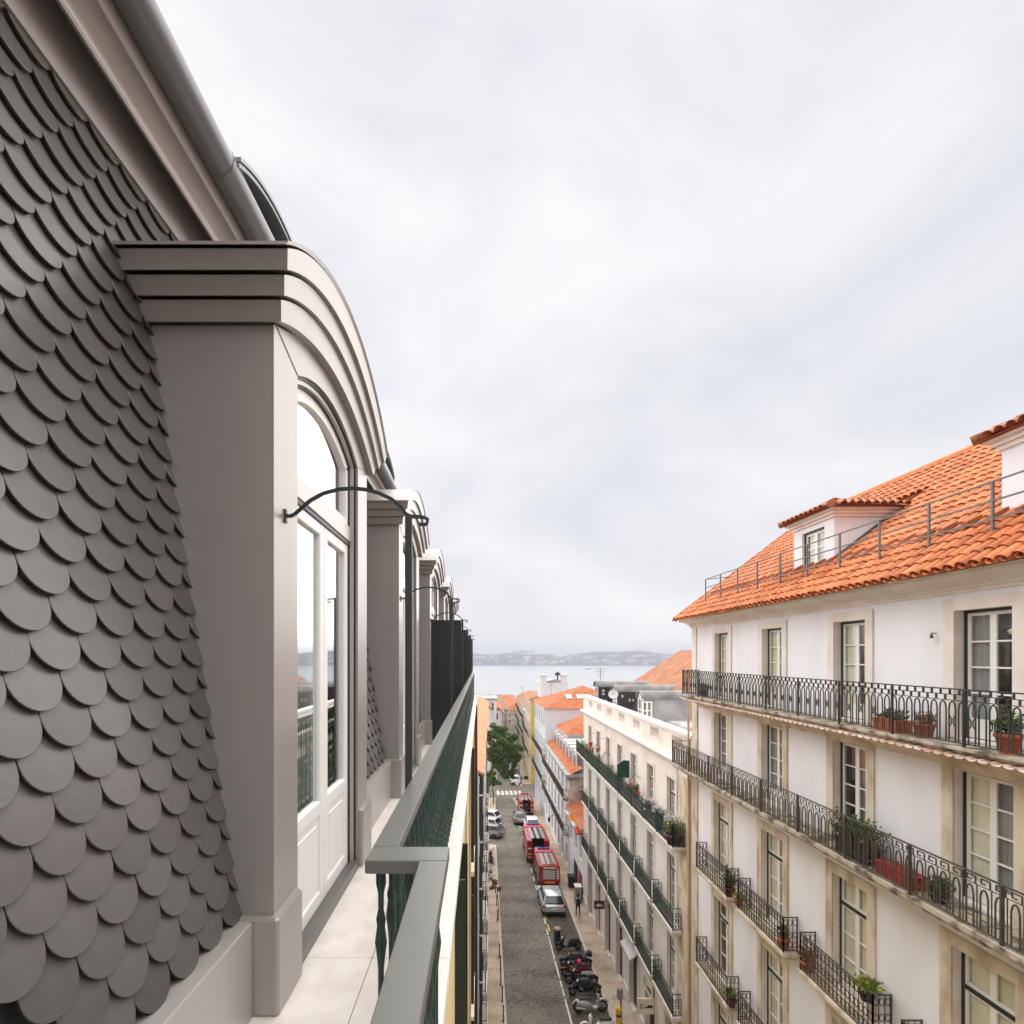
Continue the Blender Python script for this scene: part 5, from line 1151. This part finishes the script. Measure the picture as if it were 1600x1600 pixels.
def fire_truck(label, x, y, L, Wd, H, kind):
    t = thing('fire_engine', label, 'fire engine', (0, 0, 0), local=True); hw = Wd / 2; f, r = L / 2, -L / 2; cabl = 1.75
    b = MB(); b.cbox(-hw * .9, hw * .9, r + .05, f - .1, .40, .75, .04); b.build('chassis', 'black_plastic', t)
    b = MB(); b.cbox(-hw, hw, f - cabl, f, .62, H - .15, .10, 0, .07, .10); b.build('cab', 'paint_red', t)
    b = MB(); b.cbox(-hw * .88, hw * .88, f - cabl + .15, f - .25, H - .17, H - .06, .05); b.build('cab_roof', 'paint_red_light', t)
    b = MB(); b.box(-hw * .85, hw * .85, f - .075, f + .003, 1.25, H - .38); b.build('windscreen', 'car_glass', t)
    for s in (-1, 1):
        b = MB(); b.box(s * hw - .012, s * hw + .003, f - cabl + .3, f - .4, 1.3, H - .4); b.build('side_window', 'car_glass', t)
        b = MB(); b.cbox(s * (hw + .14) - .05, s * (hw + .14) + .05, f - .3, f - .2, 1.3, 1.65, .02); b.build('mirror', 'black_plastic', t)
    b = MB(); b.cbox(-hw * .62, hw * .62, f - .9, f - .65, H - .06, H + .07, .03); b.build('beacon_bar', 'blue_lamp', t)
    yb = f - cabl - .06
    if kind == 'pump':
        b = MB(); b.cbox(-hw, hw, r, yb, .55, H - .12, .06); b.build('body', 'paint_red', t)
        b = MB(); b.box(-hw * .60, hw * .55, r - .012, r + .02, .98, H - .48); ns = 9
        for i in range(ns): z = .98 + (H - 1.46) * i / ns; b.box(-hw * .60, hw * .55, r - .02, r - .012, z + .01, z + (H - 1.46) / ns - .012)
        b.build('roller_shutter', 'shutter_grey', t)
        b = MB(); b.box(-hw * .55, hw * .60, r - .014, r + .02, H - .36, H - .24); b.build('reflective_strip', 'line_paint', t)
        for i in range(3): b = MB(); b.cbox(-hw * .92, -hw * .76, r - .02, r + .03, 1.05 + .28 * i, 1.25 + .28 * i, .02); b.build('tail_light', 'black_gloss', t)
        b = MB()
        for i in range(5): b.box(hw * .68, hw * .90, r - .014, r + .02, 1.0 + .2 * i, 1.12 + .2 * i)
        b.build('chevron_panel', 'line_paint', t)
        b = MB(); b.cbox(-hw * .45, hw * .45, r - .06, r + .02, .62, .78, .02); b.build('plate_panel', 'light_orange', t)
    else:
        b = MB(); b.cbox(-hw, -hw * .52, r, yb, .55, H - .15, .06); b.cbox(hw * .52, hw, r, yb, .55, H - .15, .06); b.build('body', 'paint_red', t)
        b = MB(); b.cbox(-hw * .53, hw * .53, r + 1.5, yb, .55, H - .30, .04); b.cbox(-hw * .53, hw * .53, r + .02, r + 1.5, .50, .75, .04); b.build('deck', 'black_plastic', t)
        b = MB(); b.cbox(-hw * .50, hw * .50, r + .35, r + .95, .85, 1.35, .04); b.lathe((-.35, r + .55, 1.45), [(.05, 0), (.24, .0), (.24, .70), (.05, .70)], 14, 0, 'x'); b.build('pump_bay', 'black_plastic', t)
        for s in (-1, 1):
            for i in range(3): b = MB(); b.box(s * hw - .012 if s > 0 else -hw - .004, s * hw + .004 if s > 0 else -hw + .012, r + .15 + .42 * i, r + .36 + .42 * i, .9, 1.3); b.build('chevron', 'line_paint', t)
            b = MB(); b.cbox(s * hw * .76 - .16, s * hw * .76 + .16, r - .02, r + .03, .66, .82, .02); b.build('tail_light', 'light_orange', t)
            for i in range(2): b = MB(); z = 1.0 + .55 * i; b.box(s * hw * .76 - .2, s * hw * .76 + .2, r - .01, r + .02, z, z + .12); b.build('reflective_strip', 'line_paint', t)
    for s in (-.48, .05, .52):
        b = MB(); b.cbox(s * hw - .16, s * hw + .16, r + .5 if kind != 'pump' else r + .3, yb - .15, H - .13, H - .06, .02); b.build('roof_locker', 'aluminium' if s != .05 else 'shutter_grey', t)
    b = MB(); zl = H + .06
    for s in (.10, .38): b.bar((hw * s, r + .1, zl), (hw * s, yb - .1, zl), .05)
    k = 0
    while r + .3 + .32 * k < yb - .2: b.bar((hw * .10, r + .3 + .32 * k, zl), (hw * .38, r + .3 + .32 * k, zl), .035); k += 1
    b.build('ladder', 'aluminium', t)
    for sx in (-1, 1):
        for yy in (r + 1.0, f - .95): wheel(t, sx * (hw - .14), yy, .42, .27)
    put(t, x, y, 0); return t
car('estate_car', 'silver estate car with roof rails parked behind the small fire engine', 5.70, 41.9, 0, 'paint_silver', 4.5, 1.84, 1.50, rails=True)
fire_truck('small red fire engine with grey roller shutter at its back', 5.98, 47.4, 5.2, 1.85, 2.25, 'pump')
fire_truck('big red fire engine with open pump bay and white chevrons', 5.72, 54.2, 6.2, 2.25, 2.55, 'bay')
car('white_suv', 'white car parked in front of the big fire engine', 6.25, 63.6, 0, 'paint_white', 4.3, 1.78, 1.6)
car('dark_car', 'dark grey car standing beside the white car', 5.05, 67.0, 0, 'paint_grey', 4.2, 1.75, 1.45)
fire_truck('farthest red fire engine with dark pump bay by the kerb bulge', 6.15, 71.3, 4.6, 1.9, 2.3, 'bay')
car('angled_car', 'white hatchback parked at an angle in the left bay', .55, 67.2, radians(62), 'paint_white', 4.1, 1.75, 1.48)
car('angled_car', 'silver hatchback parked at an angle in the left bay', .55, 63.7, radians(62), 'paint_silver', 4.1, 1.75, 1.48)
car('angled_car', 'dark grey hatchback parked at an angle in the left bay', .60, 60.6, radians(70), 'paint_grey', 4.1, 1.75, 1.48)
for i, (p, lb) in enumerate((('paint_white', 'white hatchback first of the row beyond the crossing'), ('paint_black', 'black car second in the row beyond the crossing'), ('paint_white', 'white car third in the row beyond the crossing'), ('paint_black', 'black car fourth in the row beyond the crossing'), ('paint_silver', 'silver car fifth in the row beyond the crossing'), ('paint_grey', 'grey car last in the row beyond the crossing'))):
    car('parked_car', lb, 6.1 + .028 * (i * 5.3), 92.5 + 5.3 * i, 0, p, 4.1, 1.75, 1.5)

# ------------------------------------------------------------------ motorcycles
def scooter(name, label, x, y, rz, paint, case=None, helmet=None, cover=False, seat='seat_black', wr=.25, big=False, lean=.08, cat='motorcycle'):
    t = thing(name, label, cat, (0, 0, 0), local=True); wb = .66 if not big else .72
    for yy in (wb, -wb):
        b = MB(); R, r2 = wr, .055; n, m_ = 16, 8; vs = []
        for i in range(n):
            a = 2 * pi * i / n
            for k in range(m_): c = 2 * pi * k / m_; vs.append((r2 * cos(c), yy + (R - r2 + r2 * sin(c)) * cos(a), R + (R - r2 + r2 * sin(c)) * sin(a)))
        b.add(vs, [(i * m_ + k, i * m_ + (k + 1) % m_, ((i + 1) % n) * m_ + (k + 1) % m_, ((i + 1) % n) * m_ + k) for i in range(n) for k in range(m_)], 0, True); w = b.build('wheel', 'tyre', t)
        b = MB(); b.lathe((-.02, yy, R), [(.03, 0), (R - .08, .0), (R - .08, .04), (.03, .04)], 14, 0, 'x'); b.build('rim', 'rim', w)
        b = MB(); b.tube([(0, yy + .02 + (R + .05) * cos(a), R + (R + .05) * sin(a)) for a in [pi * (.15 + .7 * k / 6) for k in range(7)]], .06, 6); b.build('mudguard', paint, t)
    b = MB(); st = [(-.78, .10, .52, .66), (-.62, .15, .36, .70), (-.30, .17, .26, .70), (-.06, .16, .24, .60), (.12, .15, .22, .34), (.32, .15, .22, .34), (.40, .16, .24, .50)]
    vs = []
    for yy, w, z0, z1 in st: vs += [(-w, yy, z0 + .04), (-w, yy, z1 - .05), (-w * .6, yy, z1), (w * .6, yy, z1), (w, yy, z1 - .05), (w, yy, z0 + .04), (w * .6, yy, z0), (-w * .6, yy, z0)]
    b.add(vs, [(i * 8 + k, i * 8 + (k + 1) % 8, i * 8 + 8 + (k + 1) % 8, i * 8 + 8 + k) for i in range(len(st) - 1) for k in range(8)], 0, True); b.add(vs[:8], (tuple(range(8)),)); b.add(vs[-8:], (tuple(range(8)),)); b.build('body', paint, t)
    b = MB(); vs = []
    for yy, w, z in ((.40, .17, .30), (.46, .21, .52), (.44, .20, .78), (.36, .13, .96)): vs += [(-w, yy - .04, z), (-w * .5, yy + .06, z), (w * .5, yy + .06, z), (w, yy - .04, z), (w * .5, yy - .02, z), (-w * .5, yy - .02, z)]
    b.add(vs, [(i * 6 + k, i * 6 + (k + 1) % 6, i * 6 + 6 + (k + 1) % 6, i * 6 + 6 + k) for i in range(3) for k in range(6)], 0, True); b.add(vs[-6:], (tuple(range(6)),)); b.build('front_shield', paint, t)
    b = MB(); b.cbox(-.15, .15, -.70, .00, .69, .80, .045, 0, .02, .06); b.build('seat', seat, t)
    b = MB(); b.tube([(0, wb, wr), (0, wb - .12, .62), (0, .38, .95)], [.035, .035, .03], 6); b.build('fork', 'black_plastic', t)
    b = MB(); b.tube([(-.34, .26, 1.04), (-.18, .36, 1.02), (0, .38, .98), (.18, .36, 1.02), (.34, .26, 1.04)], .018, 6); b.build('handlebar', 'black_plastic', t)
    for s in (-1, 1):
        b = MB(); b.tube([(s * .25, .33, 1.03), (s * .30, .36, 1.20)], .008, 5); b.cbox(s * .32 - .06, s * .32 + .06, .35, .375, 1.18, 1.27, .01); b.build('mirror', 'black_gloss', t)
    b = MB(); b.lathe((0, .40, .86), [(.02, .10), (.085, .09), (.095, .03), (.09, -.02)], 10, 0, 'y'); b.build('headlight', 'light_white', t)
    b = MB(); b.cbox(-.07, .07, -.82, -.76, .56, .64, .015); b.build('tail_light', 'light_red', t)
    b = MB(); b.tube([(.14, -.30, .26), (.17, -.85, .34)], [.05, .06], 8); b.build('exhaust', 'bike_silver', t)
    if case: b = MB(); b.cbox(-.21, .21, -1.02, -.62, .82, 1.14, .08, 0, .03, .03); b.build('top_case', case, t)
    if helmet:
        b = MB(); b.lathe((0, -.22, .80), [(.11, 0), (.15, .05), (.155, .12), (.13, .20), (.07, .25), (.01, .265)], 12); b.build('helmet', helmet, t)
    if cover: b = MB(); b.cbox(-.24, .24, -.45, .55, .60, .98, .12, 0, .06, .1); b.build('leg_cover', 'black_plastic', t)
    b = MB(); b.tube([(-.10, -.05, .25), (-.26, -.10, 0)], .015, 5); b.build('stand', 'black_plastic', t)
    t.matrix_basis = Matrix.Translation((x, y, gz(y) + .005)) @ SLP @ Matrix.Rotation(rz, 4, 'Z') @ Matrix.Rotation(-lean, 4, 'Y'); return t
W90 = radians(90)
scooter('motorcycle', 'dark scooter with silver trim parked alone next to the round bin', 5.95, 34.9, W90 + .12, 'black_gloss')
scooter('motorcycle', 'black motorcycle with a black top case in the scooter row', 6.05, 32.7, W90 - .05, 'black_gloss', case='black_plastic', cover=True, big=True, wr=.29)
scooter('motorcycle', 'maroon scooter with a bright pink-red helmet on its saddle', 5.85, 31.8, W90 + .05, 'bike_maroon', helmet='helmet_red')
scooter('motorcycle', 'black scooter with a grey saddle next to the maroon scooter', 6.05, 30.9, W90 - .08, 'black_gloss', seat='cloth_grey', big=True, wr=.28)
scooter('motorcycle', 'covered black scooter between the grey saddle scooter and the pale moped', 6.05, 29.9, W90 + .10, 'black_gloss', cover=True, big=True)
scooter('moped', 'pale silver moped with thin spoked wheels at the end of the row', 6.05, 28.3, -W90 + .05, 'bike_silver', wr=.32, cat='moped')
scooter('motorcycle', 'white and black scooter just past the pale moped', 6.1, 26.7, W90, 'paint_white')
scooter('motorcycle', 'black scooter leaning by the left shopfront wall', 1.02, 52.0, .1, 'black_gloss')
scooter('motorcycle', 'white scooter standing by the left shopfront wall', .92, 47.6, .05, 'paint_white')
scooter('motorcycle', 'dark scooter on the pavement beyond the crossing', 7.9, 95, W90, 'black_gloss')

# ------------------------------------------------------------------ the walker
def person(label, x, y, rz):
    me = bpy.data.meshes.new('person'); J = {'pel': (0, 0, .95, .135), 'wai': (0, .01, 1.10, .125), 'che': (0, .02, 1.32, .15), 'nec': (0, .01, 1.47, .055), 'chin': (0, .03, 1.56, .075), 'head': (0, .03, 1.66, .095), 'crown': (0, .02, 1.74, .06),
         'hl': (-.10, 0, .88, .09), 'kl': (-.11, .14, .50, .06), 'al': (-.11, .10, .09, .042), 'tl': (-.12, .24, .04, .035), 'hr': (.10, 0, .88, .09), 'kr': (.11, -.02, .48, .06), 'ar': (.11, -.24, .12, .042), 'tr': (.12, -.12, .04, .035),
         'sl': (-.19, .01, 1.40, .062), 'el': (-.25, -.06, 1.14, .045), 'wl': (-.25, .08, .92, .032), 'fl': (-.24, .13, .84, .026), 'sr': (.19, .01, 1.40, .062), 'er': (.25, -.02, 1.13, .045), 'wr': (.25, .16, .96, .032), 'fr': (.24, .22, .90, .026)}
    E = [('pel', 'wai'), ('wai', 'che'), ('che', 'nec'), ('nec', 'chin'), ('chin', 'head'), ('head', 'crown'), ('pel', 'hl'), ('hl', 'kl'), ('kl', 'al'), ('al', 'tl'), ('pel', 'hr'), ('hr', 'kr'), ('kr', 'ar'), ('ar', 'tr'), ('che', 'sl'), ('sl', 'el'), ('el', 'wl'), ('wl', 'fl'), ('che', 'sr'), ('sr', 'er'), ('er', 'wr'), ('wr', 'fr')]
    ks = list(J); me.from_pydata([J[k][:3] for k in ks], [(ks.index(a), ks.index(c)) for a, c in E], [])
    o = bpy.data.objects.new('person', me); COL.objects.link(o); o.modifiers.new('skin', 'SKIN'); 
    if not me.skin_vertices: me.attributes
    for i, k in enumerate(ks): me.skin_vertices[0].data[i].radius = (J[k][3], J[k][3]); me.skin_vertices[0].data[i].use_root = (k == 'pel')
    o.modifiers.new('sub', 'SUBSURF').levels = 2; o.modifiers['sub'].render_levels = 2
    dg = bpy.context.evaluated_depsgraph_get(); m2 = bpy.data.meshes.new_from_object(o.evaluated_get(dg)); bpy.data.objects.remove(o)
    m2.materials.clear()
    for k in ('cloth_grey', 'cloth_black', 'skin', 'shoe_red'): m2.materials.append(M[k])
    for p in m2.polygons:
        c = p.center; p.use_smooth = True
        p.material_index = 3 if c.z < .09 else 2 if (c.z > 1.49 or (abs(c.x) > .2 and c.z < .93)) else 1 if (c.z < .96 and abs(c.x) < .2) else 0
    t = bpy.data.objects.new('person', m2); COL.objects.link(t); OFF[t.name] = (0, 0, 0); tag(t, label, 'person')
    b = MB(); b.lathe((0, .01, 1.62), [(.085, -.06), (.103, 0), (.104, .07), (.075, .13), (.01, .155)], 12); b.build('hair', 'hair', t)
    b = MB(); b.cbox(-.15, .15, -.28, -.10, 1.0, 1.42, .05); b.build('backpack', 'cloth_black', t)
    t.matrix_basis = Matrix.Translation((x, y, gz(y) + .13)) @ Matrix.Rotation(rz, 4, 'Z')
person('person in grey top and black trousers with a black backpack walking on the right pavement', 7.48, 39.6, 0)

# ------------------------------------------------------------------ street furniture
def fz(y): return gz(y) + .13
t = thing('litter_bin', 'round dark bin with a pinkish lid at the parking strip', 'bin', (5.32, 35.8, gz(35.8)))
b = MB(); b.lathe((5.32, 35.8, gz(35.8)), [(.20, 0), (.23, .05), (.23, .95), (.21, 1.0)], 14); b.build('drum', 'black_plastic', t); b = MB(); b.lathe((5.32, 35.8, gz(35.8) + 1.0), [(.26, 0), (.27, .06), (.16, .12)], 14); b.build('lid', 'pink_dirty', t)
t = thing('wheeled_bin', 'black wheeled rubbish bin against the wall of the low shop house', 'bin', (7.95, 45.2, fz(45.2)))
b = MB(); z = fz(45.2); b.hexa([(7.72, 44.95, z + .08), (8.18, 44.95, z + .08), (8.18, 45.45, z + .08), (7.72, 45.45, z + .08), (7.65, 44.88, z + 1.0), (8.25, 44.88, z + 1.0), (8.25, 45.52, z + 1.0), (7.65, 45.52, z + 1.0)]); b.build('tub', 'black_plastic', t)
b = MB(); b.cbox(7.62, 8.28, 44.84, 45.56, z + 1.0, z + 1.09, .03); b.build('lid', 'black_gloss', t); b = MB(); b.lathe((7.66, 45.4, z + .1), [(.1, 0), (.1, .06)], 10, 0, 'x'); b.build('wheel', 'tyre', t)
t = thing('utility_cabinet', 'pale grey utility cabinet by the wall where the walker passes', 'cabinet', (8.0, 42.4, fz(42.4)))
b = MB(); z = fz(42.4); b.cbox(7.74, 8.26, 42.1, 42.7, z, z + 1.25, .02); b.build('housing', 'cement', t); b = MB(); b.cbox(7.70, 8.30, 42.06, 42.74, z + 1.25, z + 1.33, .02); b.build('cap', 'plaster_pale', t); b = MB(); b.box(7.78, 8.22, 42.09, 42.1, z + .15, z + 1.15); b.build('door', 'grey_metal', t)
t = thing('yellow_bollard', 'short yellow bollard on the right pavement beside the grey post', 'bollard', (7.22, 26.9, fz(26.9)))
b = MB(); z = fz(26.9); b.lathe((7.22, 26.9, z), [(.13, 0), (.13, .9), (.15, .92), (.15, 1.0), (.09, 1.08)], 14); b.build('post', 'yellow_paint', t); b = MB(); b.lathe((7.22, 26.9, z + .6), [(.133, 0), (.133, .12)], 14); b.build('band', 'black_plastic', t)
t = thing('parking_meter', 'grey post with a small box head beside the yellow bollard', 'meter', (7.42, 27.2, fz(27.2)))
b = MB(); z = fz(27.2); b.tube([(7.42, 27.2, z), (7.42, 27.2, z + 1.5)], .06, 10); b.build('post', 'grey_metal', t); b = MB(); b.cbox(7.22, 7.50, 27.05, 27.3, z + 1.35, z + 1.9, .03); b.build('head', 'grey_metal', t)
for i, (px, py) in enumerate(((777, 1440), (776, 1416), (780.5, 1497), (782, 1516), (782.5, 1540), (785, 1566), (786.5, 1598), (774.5, 1396))):
    h = (py - 1025) / 800 - .05; Y = 18.2 / h; x = (px - 752) * Y / 800
    t = thing('bollard', 'slim dark iron bollard in the line along the left kerb', 'bollard', (x, Y, fz(Y)), group='bollards along the left kerb')
    b = MB(); b.lathe((x, Y, fz(Y)), [(.055, 0), (.045, .1), (.035, .14), (.035, .78), (.048, .80), (.048, .84), (.03, .92)], 10); b.build('post', 'iron_dark', t)
for i, (x, Y, lb, m_) in enumerate(((5.5, 78.5, 'road sign post with a pale plate on the kerb bulge', 'light_white'), (6.0, 76.8, 'second sign post with a red edged plate on the kerb bulge', 'paint_red_light'))):
    t = thing('sign_post', lb, 'road sign', (x, Y, fz(Y))); z = fz(Y); b = MB(); b.tube([(x, Y, z), (x, Y, z + 2.9)], .04, 8); b.build('pole', 'grey_metal', t)
    b = MB(); b.lathe((x, Y - .05, z + 2.6), [(.30, 0), (.30, .02)], 16, 0, 'y'); p = b.build('plate', m_, t); b = MB(); b.lathe((x, Y - .056, z + 2.6), [(.21, 0), (.21, .01)], 16, 0, 'y'); b.build('plate_face', 'light_white', t)
t = thing('wall_lamp', 'black bracket street lamp on the weathered balcony building', 'street lamp', (8.3, 57, -18)); b = MB(); b.poly([(8.38, 57, -17.9), (7.9, 57, -17.75), (7.55, 57, -17.9)], .05); b.build('bracket', 'iron_dark', t); b = MB(); b.lathe((7.55, 57, -18.5), [(.09, 0), (.17, .4), (.19, .42), (.05, .6)], 6, sm=False); b.build('lantern', 'car_glass', t)
t = thing('door_sconce', 'small iron bell hanging beside the balcony door', 'sconce', (RX - .08, 9.45, .3)); b = MB(); b.bar((RX, 9.45, .42), (RX - .10, 9.45, .42), .015); b.build('bracket', 'iron_dark', t); b = MB(); b.lathe((RX - .09, 9.45, .33), [(.034, 0), (.026, .03), (.014, .07), (.005, .085)], 10); b.build('sconce', 'iron_dark', t)  # bell-shaped stand-in for a small wall lantern
t = thing('hanging_lamp', 'cream glass lamp hanging behind the balcony door panes', 'lamp', (RX + .45, 8.35, .5)); b = MB(); b.lathe((RX + .45, 8.35, .30), [(.03, 0), (.16, .05), (.20, .12), (.10, .20), (.02, .24)], 14); b.build('shade', 'lamp_cream', t); b = MB(); b.tube([(RX + .45, 8.35, .52), (RX + .45, 8.35, 1.2)], .008, 5); b.build('cord', 'iron_dark', t)

# ------------------------------------------------------------------ plants on the balconies
def potted(label, x, y, z, pot, pr, ph, leaf, h, spread, n, seed, box=None, size=.06, flowers=None, cat='plant'):
    rg = random.Random(seed); t = thing('potted_plant', label, cat, (x, y, z)); b = MB()
    if box: L = box; b.hexa([(x - pr * .85, y - L * .46, z), (x + pr * .85, y - L * .46, z), (x + pr * .85, y + L * .46, z), (x - pr * .85, y + L * .46, z), (x - pr, y - L / 2, z + ph), (x + pr, y - L / 2, z + ph), (x + pr, y + L / 2, z + ph), (x - pr, y + L / 2, z + ph)]); b.box(x - pr - .012, x + pr + .012, y - L / 2 - .012, y + L / 2 + .012, z + ph - .04, z + ph + .006)
    else: b.lathe((x, y, z), [(pr * .68, 0), (pr * .95, ph * .8), (pr * 1.06, ph * .82), (pr * 1.06, ph), (pr * .9, ph), (pr * .88, ph * .9)], 14)
    b.build('pot', pot, t); f = MB(); s = MB(); Lb = (box or 0) * .45
    for i in range(n):
        a = rg.uniform(0, 2 * pi); rr = spread * sqrt(rg.random()); by = y + rg.uniform(-Lb, Lb); tip = Vector((x + rr * cos(a), by + rr * sin(a), z + ph + h * rg.uniform(.35, 1.0) * (1 - .35 * (rr / spread) ** 2))); base = Vector((x + rg.uniform(-.5, .5) * pr * .6, by, z + ph * .9))
        if i % 3 == 0: s.bar(base, tip, .008)
        for k in range(4):
            p = base.lerp(tip, rg.uniform(.35, 1.05)) + Vector((rg.gauss(0, .03), rg.gauss(0, .03), rg.gauss(0, .02))); d = Vector((rg.gauss(0, 1), rg.gauss(0, 1), rg.gauss(.3, .8))).normalized(); q = d.cross(Vector((rg.gauss(0, 1), rg.gauss(0, 1), .3))).normalized(); sz = size * rg.uniform(.6, 1.3)
            f.add([p - d * sz * .3, p + q * sz * .35 + d * sz * .3, p + d * sz * 1.1, p - q * sz * .35 + d * sz * .3], ((0, 1, 2, 3),), 0, t=rg.random())
    s.build('stems', 'bark', t); f.build('foliage', leaf, t)
    if flowers:
        g = MB()
        for i in range(int(n * .8)): a = rg.uniform(0, 2 * pi); rr = spread * sqrt(rg.random()); g.lathe((x + rr * cos(a), y + rg.uniform(-Lb, Lb) + rr * sin(a), z + ph + h * rg.uniform(.5, 1)), [(.01, -.01), (.035, 0), (.01, .02)], 6)
        g.build('blossom', flowers, t)
    return t
zA, zB, zC, zD = -1.47, -4.3, -7.85, -11.36
potted('orange clay trough with dark plant on the top balcony', 7.98, 9.95, zA, 'pot_orange', .15, .24, 'leaf', .25, .14, 40, 1, box=.62)
potted('reddish clay pot with a small shrub beside the clay trough', 8.0, 9.25, zA, 'terracotta', .17, .26, 'leaf_dry', .22, .14, 34, 2)
potted('bushy plant in a red clay pot by the open balcony door', 7.95, 7.72, zA, 'pot_orange', .16, .30, 'leaf', .34, .20, 70, 3)
potted('small dark potted plant at the far end of the top balcony', 8.0, 18.4, zA, 'pot_black', .15, .25, 'leaf', .3, .22, 60, 4)
potted('tall bushy green plant in a black trough on the long middle balcony', 8.02, 10.9, zB, 'pot_black', .18, .34, 'leaf', .62, .30, 190, 5, box=.95, size=.07)
potted('red plastic trough below the bushy green plant', 7.98, 9.75, zB, 'pot_red', .15, .26, 'leaf_dry', .10, .12, 30, 6, box=.85)
potted('small leafy plant beyond the red trough on the middle balcony', 8.0, 8.95, zB, 'pot_black', .15, .18, 'leaf', .30, .20, 70, 7)
potted('tall grey-green shrub in a dark pot on the small balcony under the corner', 8.12, 16.75, zC, 'pot_dark', .16, .28, 'leaf', .75, .26, 110, 8)
potted('yellow-green trailing plant at the end of a small balcony', 8.1, 16.1, zC, 'pot_orange', .14, .22, 'leaf_light', .22, .2, 60, 9)
potted('young plant in an orange pot on the second small balcony', 8.12, 13.75, zC, 'pot_orange', .16, .28, 'leaf', .45, .16, 50, 10)
potted('rust coloured dry shrub in the corner of the third small balcony', 8.12, 12.75, zC, 'terracotta', .17, .26, 'leaf_dry', .42, .22, 80, 11)
potted('bright yellow-green spiky plant on the railing end of the third balcony', 8.1, 10.75, zC + .62, 'pot_black', .16, .22, 'leaf_light', .24, .22, 120, 12, size=.09)
potted('small pale plant on the lower balcony beside the drainpipe', 8.12, 16.6, zD, 'pot_dark', .15, .25, 'leaf', .4, .2, 60, 13)
zc = -7.85
potted('wide dark red bowl with a pale flowering shrub on the green balcony end', 8.02, 21.35, zc, 'pot_dark', .36, .42, 'leaf_light', .85, .42, 150, 14, size=.07, flowers='light_white')
potted('white flowering plant on the green balcony near the dark red bowl', 8.05, 23.2, zc, 'pot_black', .2, .5, 'leaf', .55, .32, 110, 15, flowers='light_white')
potted('orange flowering plant in a white pot on the green balcony', 8.05, 24.6, zc, 'light_white', .22, .55, 'leaf_dry', .5, .3, 100, 16, flowers='light_white')
potted('bright red pot with an upright plant on the green balcony', 8.05, 26.6, zc + .45, 'pot_red', .2, .36, 'leaf', .5, .18, 50, 17)
potted('mixed red and white flowers beside the bright red pot', 8.05, 27.7, zc + .2, 'light_white', .2, .36, 'leaf_dry', .4, .3, 90, 18, flowers='paint_red_light')
potted('dense green shrub under the dark green screen', 8.05, 30.0, zc, 'pot_black', .22, .4, 'leaf', .8, .38, 190, 19)
potted('leafy yellowing plant beyond the dark green screen', 8.05, 32.3, zc, 'terracotta', .2, .4, 'leaf_light', .8, .35, 130, 20)
potted('tall thin plant in a clay pot by the hanging red flower pot', 8.05, 35.2, zc, 'terracotta', .2, .35, 'leaf', .9, .25, 100, 21)
potted('rusty leaved bush at the far end of the green balcony', 8.05, 38.4, zc, 'terracotta', .25, .4, 'leaf_dry', .9, .45, 170, 22)
potted('yellow-green bush at the last window of the green balcony', 8.05, 40.4, zc, 'terracotta', .25, .4, 'leaf_light', .9, .4, 150, 23)
for Y, lb in ((37.2, 'red hanging flower pot on an arm above the green balcony'), (34.9, 'terracotta hanging flower pot on an arm above the green balcony')):
    t = thing('hanging_pot', lb, 'flower pot', (7.95, Y, -6.3)); b = MB(); b.poly([(8.4, Y, -5.6), (7.95, Y, -5.6), (7.95, Y, -6.1)], .02); b.build('arm', 'iron_dark', t); b = MB(); b.lathe((7.95, Y, -6.55), [(.10, 0), (.16, .26), (.17, .28), (.14, .3)], 12); b.build('pot', 'pot_red' if Y > 36 else 'terracotta', t)
t = thing('balcony_screen', 'dark green fabric screen stretched across the green balcony', 'screen', (8.1, 29.2, zc)); b = MB(); b.add([(7.72, 29.0, zc + .95), (8.38, 29.0, zc + .95), (8.38, 29.0, zc + 1.9), (8.1, 29.0, zc + 1.95), (7.72, 29.1, zc + 1.65)], ((0, 1, 2, 3, 4),)); b.add([(7.72, 29.04, zc + .95), (8.38, 29.04, zc + .95), (8.38, 29.04, zc + 1.9), (8.1, 29.04, zc + 1.95), (7.72, 29.14, zc + 1.65)], ((0, 1, 2, 3, 4),)); b.build('fabric', 'fabric_green', t)
b = MB(); b.bar((7.74, 29.02, zc), (7.74, 29.02, zc + 1.7), .03); b.bar((8.37, 29.02, zc), (8.37, 29.02, zc + 1.95), .03); b.bar((7.74, 29.02, zc + 1.65), (8.37, 29.02, zc + 1.92), .03); b.build('frame', 'iron_dark', t)

# ------------------------------------------------------------------ haze over the river
hm = bpy.data.materials.new('haze'); hm.use_nodes = True; hn = hm.node_tree.nodes; hn.clear(); ho = hn.new('ShaderNodeOutputMaterial'); hv = hn.new('ShaderNodeVolumePrincipled')
hv.inputs['Color'].default_value = (0.52, 0.545, 0.615, 1); hv.inputs['Density'].default_value = 0.00027; hv.inputs['Anisotropy'].default_value = 0.0
hm.node_tree.links.new(hv.outputs[0], ho.inputs['Volume']); M['haze'] = hm
b = MB(); b.box(-3600, 4600, -420, 5300, -66, 75); hz_ = b.build('haze', 'haze'); hz_['kind'] = 'stuff'
